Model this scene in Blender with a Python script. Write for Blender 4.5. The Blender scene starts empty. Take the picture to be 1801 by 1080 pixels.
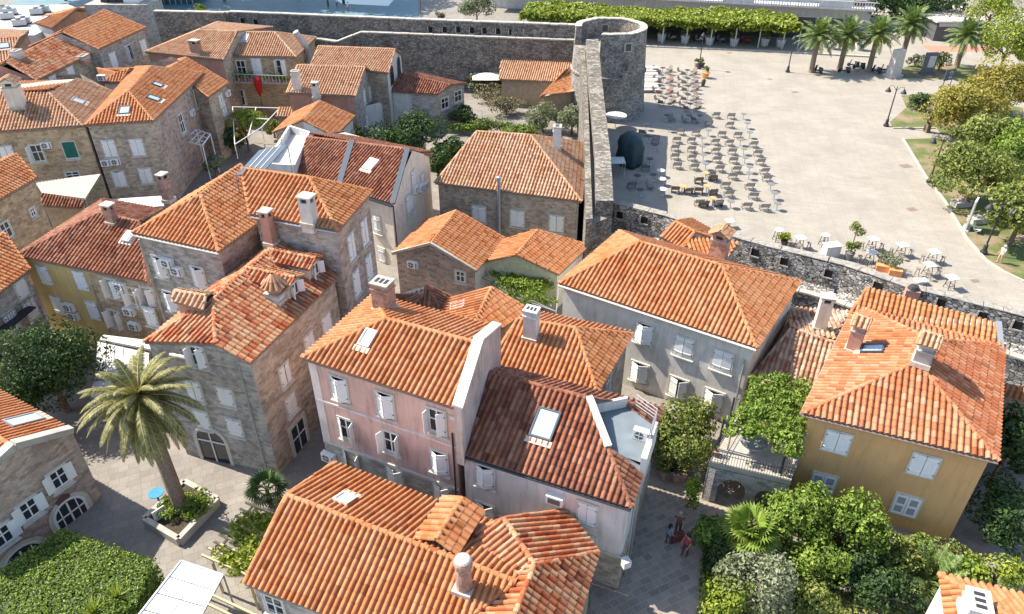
import bpy, math, random
import numpy as np
from mathutils import Vector, Matrix
random.seed(7); RNG=np.random.default_rng(7)
S=bpy.context.scene; COL=S.collection
# ---------------------------------------------------------------- camera model of the photograph (1801 x 1080)
FOC=1300.; CX,CY=900.5,540.; TH=math.radians(34.3); HC=33.
sn,cs=math.sin(TH),math.cos(TH)
def ray(x,y):
    u=(x-CX)/FOC; v=(y-CY)/FOC
    return Vector((u,cs-v*sn,-sn-v*cs))
ORG=Vector((0,0,HC))
def P(x,y,z=0.):
    d=ray(x,y); t=(z-HC)/d.z
    return Vector((d.x*t,d.y*t,z))
def proj(p):
    Z=p[2]-HC; zc=p[1]*cs-Z*sn; yc=-p[1]*sn-Z*cs
    return CX+FOC*p[0]/zc, CY+FOC*yc/zc
def rise(b,ypx):                      # height above b whose picture row is ypx
    lo,hi=0.,40.
    for _ in range(40):
        m=(lo+hi)/2
        if proj((b[0],b[1],b[2]+m))[1]>ypx: lo=m
        else: hi=m
    return lo
class Pl:                              # plane
    def __init__(s,n,p): s.n=n.normalized(); s.p=p
    def hit(s,x,y):
        d=ray(x,y); t=(s.p-ORG).dot(s.n)/d.dot(s.n); return ORG+d*t
def slope(e0,e1,k):                    # roof plane rising to the left of e0->e1
    d=(e1-e0); d.z=0; d.normalize(); up=Vector((-d.y,d.x,k)); a=e1-e0
    return Pl(a.cross(up),e0)
def plane3(a,b,c):
    n=(b-a).cross(c-a); n=-n if n.z<0 else n
    return Pl(n,a)
V=Vector
# ---------------------------------------------------------------- materials
MATS={}
def newmat(name):
    m=bpy.data.materials.new(name); m.use_nodes=True; nt=m.node_tree; nt.nodes.clear()
    out=nt.nodes.new('ShaderNodeOutputMaterial'); b=nt.nodes.new('ShaderNodeBsdfPrincipled')
    nt.links.new(b.outputs[0],out.inputs[0]); return m,nt,b
def N(nt,t,**k):
    n=nt.nodes.new('ShaderNode'+t)
    for a,v in k.items():
        if a.startswith('_'): n.inputs[a[1:].replace('_',' ')].default_value=v
        else: setattr(n,a,v)
    return n
def L(nt,a,b): nt.links.new(a,b)
def c4(c): return (c[0],c[1],c[2],1.)
def ramp(nt,fac,stops):
    r=N(nt,'ValToRGB'); e=r.color_ramp.elements
    while len(e)<len(stops): e.new(.5)
    for i,(p,c) in enumerate(stops): e[i].position=p; e[i].color=c4(c)
    L(nt,fac,r.inputs[0]); return r.outputs[0]
def mix(nt,f,a,b,mode='MIX'):
    m=N(nt,'MixRGB',blend_type=mode)
    for i,v in enumerate((f,a,b)):
        if isinstance(v,(int,float)): m.inputs[i].default_value=v
        elif isinstance(v,tuple): m.inputs[i].default_value=c4(v)
        else: L(nt,v,m.inputs[i])
    return m.outputs[0]
def mth(nt,op,a,b=0.):
    m=N(nt,'Math',operation=op)
    for i,v in enumerate((a,b)):
        if isinstance(v,(int,float)): m.inputs[i].default_value=v
        else: L(nt,v,m.inputs[i])
    return m.outputs[0]
def noise(nt,co,scale,detail=3.,rough=.55):
    n=N(nt,'TexNoise',_Scale=scale,_Detail=detail,_Roughness=rough); L(nt,co,n.inputs['Vector']); return n.outputs['Fac']
def sc(c,k): return tuple(min(1,x*k) for x in c)
def bump(nt,b,h,st,dist=.03):
    n=N(nt,'Bump',_Strength=st,_Distance=dist); L(nt,h,n.inputs['Height']); L(nt,n.outputs[0],b.inputs['Normal'])
def worldco(nt): return N(nt,'NewGeometry').outputs['Position']
def plain(name,c,rough=.7,var=.18,scale=3.,bmp=0.,metal=0.,spec=.3,stain=0.):
    if name in MATS: return MATS[name]
    m,nt,b=newmat(name); co=worldco(nt)
    f=noise(nt,co,scale,4)
    col=ramp(nt,f,[(.3,sc(c,1-var)),(.7,sc(c,1+var))])
    if stain:
        uv=N(nt,'UVMap').outputs[0]; mp=N(nt,'Mapping'); mp.inputs['Scale'].default_value=(1.6,.16,1); L(nt,uv,mp.inputs[0])
        f2=noise(nt,mp.outputs[0],2.2,5,.65)
        f3=noise(nt,co,.45,5,.6)
        g=ramp(nt,f2,[(.48,(1,1,1)),(.72,(1-stain,1-stain*1.05,1-stain*1.1))])
        g2=ramp(nt,f3,[(.4,(1,1,1)),(.7,(1-stain*.7,1-stain*.7,1-stain*.65))])
        col=mix(nt,1.,mix(nt,1.,col,g,'MULTIPLY'),g2,'MULTIPLY')
    L(nt,col,b.inputs['Base Color']); b.inputs['Roughness'].default_value=rough; b.inputs['Metallic'].default_value=metal
    b.inputs['Specular IOR Level'].default_value=spec
    if bmp: bump(nt,b,noise(nt,co,scale*6,4),bmp)
    MATS[name]=m; return m
def stone(name,c,c2,mortar,bw=.42,rh=.18,bmp=.7,patch=.3):
    if name in MATS: return MATS[name]
    c,c2,mortar=[sc(v,1.35) for v in (c,c2,mortar)]
    m,nt,b=newmat(name); uv=N(nt,'UVMap').outputs[0]; co=worldco(nt)
    nz=N(nt,'TexNoise',_Scale=1.7,_Detail=3.); L(nt,uv,nz.inputs['Vector'])
    off=N(nt,'VectorMath',operation='MULTIPLY_ADD'); L(nt,nz.outputs['Color'],off.inputs[0]); off.inputs[1].default_value=(.22,.15,0); L(nt,uv,off.inputs[2])
    br=N(nt,'TexBrick',offset=.5,squash=.8,squash_frequency=3); br.inputs['Scale'].default_value=1.
    br.inputs['Brick Width'].default_value=bw; br.inputs['Row Height'].default_value=rh; br.inputs['Mortar Size'].default_value=.016; br.inputs['Mortar Smooth'].default_value=.6
    br.inputs['Color1'].default_value=c4(c); br.inputs['Color2'].default_value=c4(c2); br.inputs['Mortar'].default_value=c4(mortar); br.inputs['Bias'].default_value=0
    L(nt,off.outputs[0],br.inputs['Vector'])
    vo=N(nt,'TexVoronoi',_Scale=2.6); mp=N(nt,'Mapping'); mp.inputs['Scale'].default_value=(1,1.9,1); L(nt,off.outputs[0],mp.inputs[0]); L(nt,mp.outputs[0],vo.inputs['Vector'])
    vr=ramp(nt,N_sep(nt,vo.outputs['Color']),[(.1,(.62,.6,.58)),(.5,(.95,.95,.95)),(.9,(1.0,.98,.92))])
    col=mix(nt,.85,br.outputs['Color'],vr,'MULTIPLY')
    f=noise(nt,co,.55,5,.6); col=mix(nt,1.,col,ramp(nt,f,[(.3,(1-patch,1-patch,1-patch*.95)),(.62,(1,1,1))]),'MULTIPLY')
    fine=noise(nt,co,11,3); col=mix(nt,.75,col,ramp(nt,fine,[(.3,(.72,.72,.72)),(.65,(1.,1.,1.))]),'MULTIPLY')
    L(nt,col,b.inputs['Base Color']); b.inputs['Roughness'].default_value=.9; b.inputs['Specular IOR Level'].default_value=.15
    h=mth(nt,'ADD',mth(nt,'MULTIPLY',br.outputs['Fac'],-1.),mth(nt,'MULTIPLY',fine,.9)); bump(nt,b,h,bmp,.05)
    MATS[name]=m; return m
def N_sep(nt,c):
    s=N(nt,'SeparateColor'); L(nt,c,s.inputs[0]); return s.outputs[0]
def rubble(name,c,gap,scale=3.2,pale=(.6,.57,.52)):
    if name in MATS: return MATS[name]
    m,nt,b=newmat(name); uv=N(nt,'UVMap').outputs[0]; co=worldco(nt)
    mp=N(nt,'Mapping'); mp.inputs['Scale'].default_value=(1,1.7,1); L(nt,uv,mp.inputs[0])
    d=N(nt,'TexVoronoi',feature='DISTANCE_TO_EDGE',_Scale=scale); L(nt,mp.outputs[0],d.inputs['Vector'])
    v=N(nt,'TexVoronoi',_Scale=scale); L(nt,mp.outputs[0],v.inputs['Vector'])
    col=ramp(nt,N_sep(nt,v.outputs['Color']),[(.1,sc(c,.55)),(.5,c),(.85,pale)])
    e=ramp(nt,d.outputs['Distance'],[(.02,(0,0,0)),(.09,(1,1,1))])
    col=mix(nt,e,gap,col)
    f=noise(nt,co,.5,5,.6); col=mix(nt,1.,col,ramp(nt,f,[(.3,(.6,.6,.62)),(.62,(1,1,1))]),'MULTIPLY')
    fine=noise(nt,co,10,3); col=mix(nt,.6,col,ramp(nt,fine,[(.3,(.6,.6,.6)),(.65,(1.,1.,1.))]),'MULTIPLY')
    L(nt,col,b.inputs['Base Color']); b.inputs['Roughness'].default_value=.95; b.inputs['Specular IOR Level'].default_value=.1
    bump(nt,b,mth(nt,'ADD',mth(nt,'MINIMUM',d.outputs['Distance'],.12),mth(nt,'MULTIPLY',fine,.05)),.9,.35)
    MATS[name]=m; return m
def pave(name,c,c2,gap,bw,rh,rot=0.,soft=.4,patch=.3,mort=.012):
    if name in MATS: return MATS[name]
    m,nt,b=newmat(name); co=worldco(nt)
    mp=N(nt,'Mapping'); mp.inputs['Rotation'].default_value=(0,0,rot); L(nt,co,mp.inputs[0])
    br=N(nt,'TexBrick',offset=.5,squash=.7,squash_frequency=2); br.inputs['Scale'].default_value=1.
    br.inputs['Brick Width'].default_value=bw; br.inputs['Row Height'].default_value=rh; br.inputs['Mortar Size'].default_value=mort; br.inputs['Mortar Smooth'].default_value=soft
    for k,v in (('Color1',c),('Color2',c2),('Mortar',gap)): br.inputs[k].default_value=c4(v)
    L(nt,mp.outputs[0],br.inputs['Vector']); col=br.outputs['Color']
    f=noise(nt,co,.28,6,.65); col=mix(nt,1.,col,ramp(nt,f,[(.3,(1-patch,1-patch,1-patch)),(.65,(1,1,1))]),'MULTIPLY')
    fine=noise(nt,co,7,4,.7); col=mix(nt,.5,col,ramp(nt,fine,[(.35,(.75,.75,.75)),(.62,(1,1,1))]),'MULTIPLY')
    L(nt,col,b.inputs['Base Color']); b.inputs['Roughness'].default_value=.8; b.inputs['Specular IOR Level'].default_value=.25
    bump(nt,b,mth(nt,'ADD',mth(nt,'MULTIPLY',br.outputs['Fac'],-1.),fine),.35,.02)
    MATS[name]=m; return m
def tilemat(name,stops,age=.3,pale=(.42,.30,.20),palef=.35,dark=(.10,.05,.035),darkf=.4):
    if name in MATS: return MATS[name]
    m,nt,b=newmat(name); co=worldco(nt)
    at=N(nt,'Attribute',attribute_name='rnd',attribute_type='GEOMETRY').outputs['Fac']
    n1=len(stops); col=ramp(nt,at,[(0.,sc(stops[0],.7)),(.03,sc(stops[0],.75))]+[(i/(n1-1)*.86+.06,c) for i,c in enumerate(stops)]+[(.965,stops[-1]),(.985,sc(stops[-1],1.15))])
    fp=noise(nt,co,.35,5,.65); fs=noise(nt,co,2.6,4,.7)
    col=mix(nt,mth(nt,'MULTIPLY',N_sep(nt,ramp(nt,fp,[(.42,(0,0,0)),(.68,(1,1,1))])),palef),col,pale)
    col=mix(nt,mth(nt,'MULTIPLY',N_sep(nt,ramp(nt,fs,[(.5,(0,0,0)),(.72,(1,1,1))])),darkf),col,dark)
    fl=noise(nt,co,9,3,.6); col=mix(nt,mth(nt,'MULTIPLY',N_sep(nt,ramp(nt,fl,[(.62,(0,0,0)),(.74,(1,1,1))])),age),col,(.46,.40,.33))
    L(nt,col,b.inputs['Base Color']); b.inputs['Roughness'].default_value=.85; b.inputs['Specular IOR Level'].default_value=.2
    bump(nt,b,noise(nt,co,22,3),.25,.02)
    MATS[name]=m; return m
def leafmat(name,stops,trans=.25):
    if name in MATS: return MATS[name]
    m,nt,b=newmat(name); co=worldco(nt)
    at=N(nt,'Attribute',attribute_name='rnd',attribute_type='GEOMETRY').outputs['Fac']
    f=mth(nt,'ADD',mth(nt,'MULTIPLY',at,.65),mth(nt,'MULTIPLY',noise(nt,co,.9,3),.45))
    n1=len(stops); col=ramp(nt,f,[(.15+.75*i/(n1-1),c) for i,c in enumerate(stops)])
    L(nt,col,b.inputs['Base Color']); b.inputs['Roughness'].default_value=.55; b.inputs['Specular IOR Level'].default_value=.3
    out=[n for n in nt.nodes if n.type=='OUTPUT_MATERIAL'][0]
    t=N(nt,'BsdfTranslucent'); L(nt,mix(nt,1.,col,(1.,1.,.55),'MULTIPLY'),t.inputs[0]); ms=N(nt,'MixShader'); ms.inputs[0].default_value=trans
    L(nt,b.outputs[0],ms.inputs[1]); L(nt,t.outputs[0],ms.inputs[2]); L(nt,ms.outputs[0],out.inputs[0])
    MATS[name]=m; return m
def glassy(name,c,rough=.08,spec=.6):
    if name in MATS: return MATS[name]
    m,nt,b=newmat(name); b.inputs['Base Color'].default_value=c4(c); b.inputs['Roughness'].default_value=rough; b.inputs['Specular IOR Level'].default_value=spec
    MATS[name]=m; return m
# ---------------------------------------------------------------- mesh buffer
class MB:
    def __init__(s): s.v=[]; s.q=[]; s.f=[]; s.n=0; s.m=[]; s.r=[]
    def add(s,vs,fs,mi=0,rnd=.5):
        o=s.n; s.v.append(np.array([tuple(p) for p in vs],float)); s.n+=len(vs)
        for f in fs: s.f.append([i+o for i in f]); s.m.append(mi); s.r.append(rnd)
        return s
    def addq(s,vs,q,rnd,mi=0): s.v.append(vs); s.q.append((q+s.n,rnd,mi)); s.n+=len(vs)
    def poly(s,pts,mi=0,rnd=.5): return s.add(pts,[list(range(len(pts)))],mi,rnd)
    def box(s,c,size,rz=0.,mi=0,M=None,rnd=.5,top=1.):
        x,y,z=size[0]/2,size[1]/2,size[2]/2
        R=M if M is not None else Matrix.Rotation(rz,3,'Z'); c=V(c)
        vs=[c+R@V((a*x*(top if e>0 else 1),b*y*(top if e>0 else 1),e*z)) for e in(-1,1) for a,b in((-1,-1),(1,-1),(1,1),(-1,1))]
        return s.add(vs,[(3,2,1,0),(4,5,6,7),(0,1,5,4),(1,2,6,5),(2,3,7,6),(3,0,4,7)],mi,rnd)
    def prism(s,poly,z0,z1,mi=0,mt=None):
        n=len(poly); a=sum(poly[i][0]*poly[(i+1)%n][1]-poly[(i+1)%n][0]*poly[i][1] for i in range(n))
        if a<0: poly=poly[::-1]
        z1s=z1 if isinstance(z1,(list,tuple)) else [z1]*n
        vs=[(p[0],p[1],z0) for p in poly]+[(p[0],p[1],z1s[i]) for i,p in enumerate(poly)]
        s.add(vs,[(i,(i+1)%n,n+(i+1)%n,n+i) for i in range(n)],mi); s.add(vs[n:],[list(range(n))],mi if mt is None else mt); return s
    def tube(s,pts,r,n=6,mi=0,cap=True,rnd=.5):
        pts=[V(p) for p in pts]; rs=r if isinstance(r,(list,tuple)) else [r]*len(pts); vs=[]; fs=[]
        for i,p in enumerate(pts):
            d=(pts[min(i+1,len(pts)-1)]-pts[max(i-1,0)]).normalized()
            a=d.orthogonal().normalized() if abs(d.z)<.99 else V((1,0,0)); 
            if abs(d.z)<.99: a=d.cross(V((0,0,1))).normalized()
            b=d.cross(a)
            for k in range(n):
                t=2*math.pi*k/n; vs.append(p+a*(rs[i]*math.cos(t))+b*(rs[i]*math.sin(t)))
        for i in range(len(pts)-1):
            for k in range(n): fs.append((i*n+k,i*n+(k+1)%n,(i+1)*n+(k+1)%n,(i+1)*n+k))
        if cap: fs.append(list(range(n))[::-1]); fs.append([len(vs)-n+k for k in range(n)])
        return s.add(vs,fs,mi,rnd)
    def lathe(s,c,prof,n=16,mi=0,rnd=.5):
        c=V(c); vs=[c+V((r*math.cos(2*math.pi*k/n),r*math.sin(2*math.pi*k/n),z)) for r,z in prof for k in range(n)]; fs=[]
        for i in range(len(prof)-1):
            for k in range(n): fs.append((i*n+k,i*n+(k+1)%n,(i+1)*n+(k+1)%n,(i+1)*n+k))
        if prof[0][0]>.001: fs.append(list(range(n))[::-1])
        if prof[-1][0]>.001: fs.append([len(vs)-n+k for k in range(n)])
        return s.add(vs,fs,mi,rnd)
    def bar(s,a,b,w,h=None,mi=0,rnd=.5):
        a,b=V(a),V(b); d=b-a; l=d.length; d.normalize(); h=h or w
        x=d; y=V((0,0,1)).cross(x); y=y.normalized() if y.length>.01 else V((0,1,0)); z=x.cross(y)
        return s.box((a+b)/2,(l,w,h),M=Matrix((x,y,z)).transposed(),mi=mi,rnd=rnd)
    def mesh(s,name,mats,base=(0,0,0),smooth=False):
        vv=np.concatenate(s.v)-np.array(tuple(base)) if s.v else np.zeros((0,3))
        li=[];ls=[];mi=[];rn=[]
        cnt=0
        tot=[len(f) for f in s.f]; flat=[i for f in s.f for i in f]
        arr=[np.array(flat,int)]; starts=np.array(tot,int); mm=[np.array(s.m,int)]; rr=[np.array(s.r,float)]; tots=[starts]
        for q,r,k in s.q: arr.append(q.ravel()); tots.append(np.full(len(q),q.shape[1])); mm.append(np.full(len(q),k)); rr.append(r)
        li=np.concatenate(arr); tt=np.concatenate(tots); mm=np.concatenate(mm); rr=np.concatenate(rr)
        me=bpy.data.meshes.new(name); me.vertices.add(len(vv)); me.vertices.foreach_set('co',vv.ravel())
        me.loops.add(len(li)); me.loops.foreach_set('vertex_index',li.astype(np.int32)); me.polygons.add(len(tt))
        st=np.concatenate(([0],np.cumsum(tt)[:-1])); me.polygons.foreach_set('loop_start',st.astype(np.int32))
        me.polygons.foreach_set('material_index',mm.astype(np.int32))
        for m in (mats if isinstance(mats,(list,tuple)) else [mats]): me.materials.append(m)
        me.update(calc_edges=True)
        a=me.attributes.new('rnd','FLOAT','FACE'); a.data.foreach_set('value',rr.astype(np.float32))
        nr=np.zeros(len(tt)*3); me.polygons.foreach_get('normal',nr); nr=nr.reshape(-1,3)
        ln=np.repeat(nr,tt,axis=0); lv=vv[li]+np.array(tuple(base)); hz=np.abs(ln[:,2])>.6
        tx=-ln[:,1]; ty=ln[:,0]; l=np.hypot(tx,ty)+1e-9
        u=np.where(hz,lv[:,0],(lv[:,0]*tx+lv[:,1]*ty)/l); w=np.where(hz,lv[:,1],lv[:,2])
        uv=me.uv_layers.new(name='UVMap'); uv.data.foreach_set('uv',np.stack([u,w],1).ravel().astype(np.float32))
        me.polygons.foreach_set('use_smooth',np.full(len(tt),bool(smooth)))
        return me
    def build(s,name,mats,parent=None,base=None,loc=None,smooth=False,rz=0.):
        b=base if base is not None else (0,0,0)
        o=bpy.data.objects.new(name,s.mesh(name,mats,b,smooth)); COL.objects.link(o)
        if parent: o.parent=parent
        if loc is not None: o.location=loc
        o.rotation_euler.z=rz
        return o
def tag(o,label=None,cat=None,group=None,kind=None):
    for k,v in (('label',label),('category',cat),('group',group),('kind',kind)):
        if v: o[k]=v
    return o
def thing(name,label,cat,loc=(0,0,0),group=None,rz=0.):
    o=bpy.data.objects.new(name,None); COL.objects.link(o); o.location=loc; o.rotation_euler.z=rz; o.empty_display_size=.3
    return tag(o,label,cat,group)
def copytree(o,parent=None):
    c=o.copy(); COL.objects.link(c)
    if parent: c.parent=parent
    for ch in o.children: copytree(ch,c)
    return c
def mobj(name,me,parent=None,loc=(0,0,0),rz=0.):
    o=bpy.data.objects.new(name,me); COL.objects.link(o); o.parent=parent; o.location=loc; o.rotation_euler.z=rz; return o
# ---------------------------------------------------------------- shared materials
def hexl(r,g,b): return tuple(((x/255.)/12.92 if x<=10 else ((x/255.+.055)/1.055)**2.4) for x in (r,g,b))
TILE_ORANGE=tilemat('orange clay tile',[(0.349,0.121,0.041),(0.394,0.151,0.057),(0.419,0.175,0.074),(0.436,0.200,0.092),(0.367,0.133,0.047)],age=.10,palef=.2,darkf=.14,pale=(0.455,0.332,0.203))
TILE_PALE=tilemat('sun bleached clay tile',[(0.363,0.179,0.088),(0.415,0.226,0.126),(0.432,0.255,0.152),(0.450,0.289,0.182),(0.363,0.173,0.086)],age=.12,palef=.25,darkf=.16,pale=(0.467,0.366,0.253))
TILE_BROWN=tilemat('old brown clay tile',[(0.168,0.054,0.029),(0.223,0.079,0.041),(0.260,0.099,0.053),(0.302,0.141,0.084),(0.146,0.048,0.027)],age=.10,palef=.16,darkf=.3)
TILE_MIX=tilemat('patched old clay tile',[(0.267,0.059,0.022),(0.378,0.106,0.037),(0.422,0.182,0.084),(0.444,0.266,0.147),(0.322,0.081,0.027),(0.434,0.224,0.118)],age=.2,palef=.28,darkf=.25)
TILE_LICHEN=tilemat('lichen covered clay tile',[(0.222,0.092,0.049),(0.400,0.288,0.196),(0.278,0.117,0.059),(0.466,0.373,0.275),(0.201,0.070,0.039)],age=.3,palef=.4,darkf=.3)
MORTAR=plain('roof mortar',(.5,.42,.34),.9,.2,4.,.3)
UNDER=plain('roof underside board',(.23,.17,.13),.9)
CREAM=plain('cream render',(.70,.62,.51),.9,.1,2.,.2,stain=.2)
WHITE=plain('whitewash render',(.62,.60,.56),.9,.08,2.,.15,stain=.25)
GREYW=plain('pale grey render',(.66,.62,.55),.9,.1,1.2,.25,stain=.25)
PINK=plain('faded pink render',(.70,.45,.365),.9,.10,.7,.25,stain=.3)
PINKGREY=plain('pale pinkish render',(.72,.63,.57),.9,.08,.8,.2,stain=.28)
OCHRE=plain('ochre render',(.62,.365,.155),.9,.06,.6,.15,stain=.16)
YELLOW=plain('yellow render',(.60,.43,.17),.9,.08,1.,.15,stain=.2)
ROSE=plain('rose brick render',(.46,.25,.18),.9,.15,1.5,.3,stain=.25)
STONE=stone('warm rubble stone',(.50,.41,.31),(.36,.29,.225),(.43,.37,.30))
STONE_G=stone('grey limestone blocks',(.46,.42,.37),(.33,.30,.265),(.40,.37,.33))
STONE_P=stone('pinkish rubble stone',(.48,.37,.30),(.34,.26,.215),(.42,.35,.30),.36,.17)
STONE_Y=stone('golden stone blocks',(.54,.40,.25),(.40,.30,.19),(.44,.35,.26))
FORT=rubble('fortress stone',(.30,.27,.23),(.15,.135,.115),3.,(.38,.345,.30))
FORT_LIT=rubble('lit tone tower stone',(.40,.365,.315),(.20,.18,.155),3.,(.48,.44,.39))  # fortress stone again, lightened so the tower reads as lit
FORT_S=rubble('loose grey rubble',(.46,.43,.385),(.06,.053,.047),2.9,(.72,.68,.62))
COPING=plain('pale coping stone',(.38,.35,.30),.9,.15,2.,.4)
SHUT=plain('white painted shutter',(.74,.73,.70),.55,.04,3.)
FRAME=plain('pale stone surround',(.54,.50,.43),.85,.12,3.,.2)
PANE=glassy('dark window glass',(.025,.03,.035))
SKYGL=glassy('skylight glass',(.35,.42,.45),.05,.8)
METAL=plain('grey metal',(.36,.37,.38),.45,.08,2.,metal=.5)
DARKM=plain('dark metal',(.035,.035,.04),.5,.1)
ACW=plain('air conditioner casing',(.72,.71,.68),.5,.05)
ACD=plain('fan grille',(.10,.10,.10),.6,.1)
BRICKP=stone('weathered chimney brick',(.46,.27,.2),(.36,.2,.15),(.45,.36,.3),.3,.12)
BLUEG=plain('dark blue grey sheet metal',(.06,.078,.095),.6,.1)
WOOD=plain('grey weathered wood',(.36,.27,.18),.8,.2,3.)
# ---------------------------------------------------------------- tiled roofs
_U=np.array([0,.13,.19,.32,.5,.68,.81,.87,1.]); _H=np.array([0,0,.42,.86,1,.86,.42,0,0.])
def face_basis(poly):
    n=V((0,0,0))
    for i,a in enumerate(poly):
        b=poly[(i+1)%len(poly)]; n+=a.cross(b)
    n.normalize(); n=-n if n.z<0 else n
    t=(V((0,0,1))-n*n.z); t=t.normalized() if t.length>.02 else V((0,1,0))
    return t.cross(n),t,n
def tiles(mb,poly,mi=0,pitch=.3,row=.42,A=.13,lift=.014):
    s,t,n=face_basis(poly); o=sum(poly,V())/len(poly)
    q=[((p-o).dot(s),(p-o).dot(t)) for p in poly]; smin=min(a for a,b in q); smax=max(a for a,b in q); tmin=min(b for a,b in q)
    nc=max(1,round((smax-smin)/pitch)); p=(smax-smin)/nc; rows=[]
    for i in range(nc):
        c=smin+(i+.5)*p; xs=[]
        for j,(a,b) in enumerate(q):
            a2,b2=q[(j+1)%len(q)]
            if (a<=c)!=(a2<=c): xs.append(b+(b2-b)*(c-a)/(a2-a))
        xs.sort(); jit=random.uniform(-.025,.025)
        for lo,hi in zip(xs[::2],xs[1::2]):
            if hi-lo<.08: continue
            k=math.floor((lo-tmin)/row); first=True
            b0=tmin+k*row
            while b0<hi-.03:
                a_=max(lo,b0+jit if b0>lo+.15 else lo); b_=min(hi,b0+row+(jit if b0+row<hi-.15 else 0))
                if b_-a_>.02: rows.append((c,a_,b_,0. if first else 1.)); first=False
                b0+=row
    if not rows: return
    R=np.array(rows); m=len(R); K=len(_U)
    rnd=RNG.random(m); jh=RNG.normal(0,.004,m); js=RNG.normal(0,.006,m)
    U=(_U-.5)*p
    arch=(_H>0).astype(float)
    lo_s=R[:,0,None]+js[:,None]+U*np.where(arch>0,1.05,1.); up_s=R[:,0,None]+js[:,None]*.5+U
    lo_t=np.repeat(R[:,1,None]-.03,K,1); up_t=np.repeat(R[:,2,None],K,1)
    lo_h=_H*A+arch*lift+jh[:,None]*arch+.05; up_h=np.repeat((_H*A*.97)[None],m,0)+.042
    vs=np.empty((m,2*K,3)); S_,T_,N_,O_=[np.array(tuple(x)) for x in (s,t,n,o)]
    vs[:,:K]=O_+lo_s[...,None]*S_+lo_t[...,None]*T_+lo_h[...,None]*N_
    vs[:,K:]=O_+up_s[...,None]*S_+up_t[...,None]*T_+up_h[...,None]*N_
    wv=lambda a,b:.028*np.sin(a*1.3+o.x*3)*np.cos(b*.9+o.y)+.015*np.sin(a*3.1+b*1.7)
    lo_h=lo_h+wv(R[:,0,None],lo_t); up_h=up_h+wv(R[:,0,None],up_t)+.0
    j=np.arange(K-1); f=np.stack([j,j+1,K+j+1,K+j],1)
    F=(f[None]+(np.arange(m)*2*K)[:,None,None]).reshape(-1,4); r=np.repeat(rnd,K-1)
    idx=np.nonzero(R[:,3]>0)[0]
    if len(idx):
        g=np.stack([j+K-2*K,j+1+K-2*K,j+1,j],1)
        G=(g[None]+(idx*2*K)[:,None,None]).reshape(-1,4); F=np.concatenate([F,G]); r=np.concatenate([r,np.repeat(rnd[idx],K-1)])
    mb.addq(vs.reshape(-1,3),F,r,mi)
def caps(mb,a,b,up,mi=0,r=.135,seg=.42):
    if a.z>b.z: a,b=b,a
    d=b-a; l=d.length
    if l<.2: return
    d=d/l; x=d.cross(up).normalized(); u=x.cross(d); n=max(1,round(l/seg))
    for i in range(n):
        p0=a+d*(l*i/n-.03); p1=a+d*(l*(i+1)/n); vs=[]
        jx=random.uniform(-.015,.015)
        for p,rr,h in((p0,r*1.03,.05),(p1,r*.95,.035)):
            for k in range(7):
                th=math.pi*k/6; vs.append(p+x*(rr*math.cos(th)+jx)+u*(rr*.85*math.sin(th)+h))
        mb.add(vs,[(k,k+1,7+k+1,7+k) for k in range(6)]+[(0,1,2,3,4,5,6)],mi,random.random())
def near(a,b): return (a-b).length<.03
def roof_mesh(faces,pitch=.3,row=.42,thick=.14,mb=None,mi=(0,1,2),capr=.135):
    mb=mb or MB(); edges=[]
    for fi,f in enumerate(faces):
        tiles(mb,f,mi[0],pitch,row)
        s,t,n=face_basis(f); mb.poly([p-n*.005 for p in f],mi[2])
        for i,a in enumerate(f): edges.append((a,f[(i+1)%len(f)],fi,n,sum(f,V())/len(f)))
    done=set()
    for i,(a,b,fi,n,c) in enumerate(edges):
        if i in done: continue
        mate=None
        for j,(a2,b2,fj,n2,c2) in enumerate(edges):
            if j!=i and fj!=fi and ((near(a,b2) and near(b,a2)) or (near(a,a2) and near(b,b2))): mate=(j,n2,c2); break
        if mate:
            done.add(mate[0])
            if (mate[2]-a).dot(n)<-.02: caps(mb,a,b,(n+mate[1]).normalized(),mi[0],capr)
        else:
            z=V((0,0,thick)); e=V((0,0,.02)); mb.add([a+e,b+e,b-z,a-z],[(0,1,2,3)],mi[1])
            if abs(a.z-b.z)>.35*(V((a.x-b.x,a.y-b.y,0)).length)*.6: caps(mb,a,b,n,mi[0],capr*.8)
    for f in faces: mb.poly([p-V((0,0,thick)) for p in f],mi[1])
    return mb
def inset(poly,d):
    n=len(poly); out=[]
    for i in range(n):
        a,b,c=poly[i-1],poly[i],poly[(i+1)%n]
        d1=V((b.x-a.x,b.y-a.y)).normalized(); d2=V((c.x-b.x,c.y-b.y)).normalized()
        n1=V((-d1.y,d1.x)); n2=V((-d2.y,d2.x)); m=n1+n2
        k=d/max(.35,1+n1.dot(n2)); out.append(V((b.x+m.x*k,b.y+m.y*k,b.z)))
    return out
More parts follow.
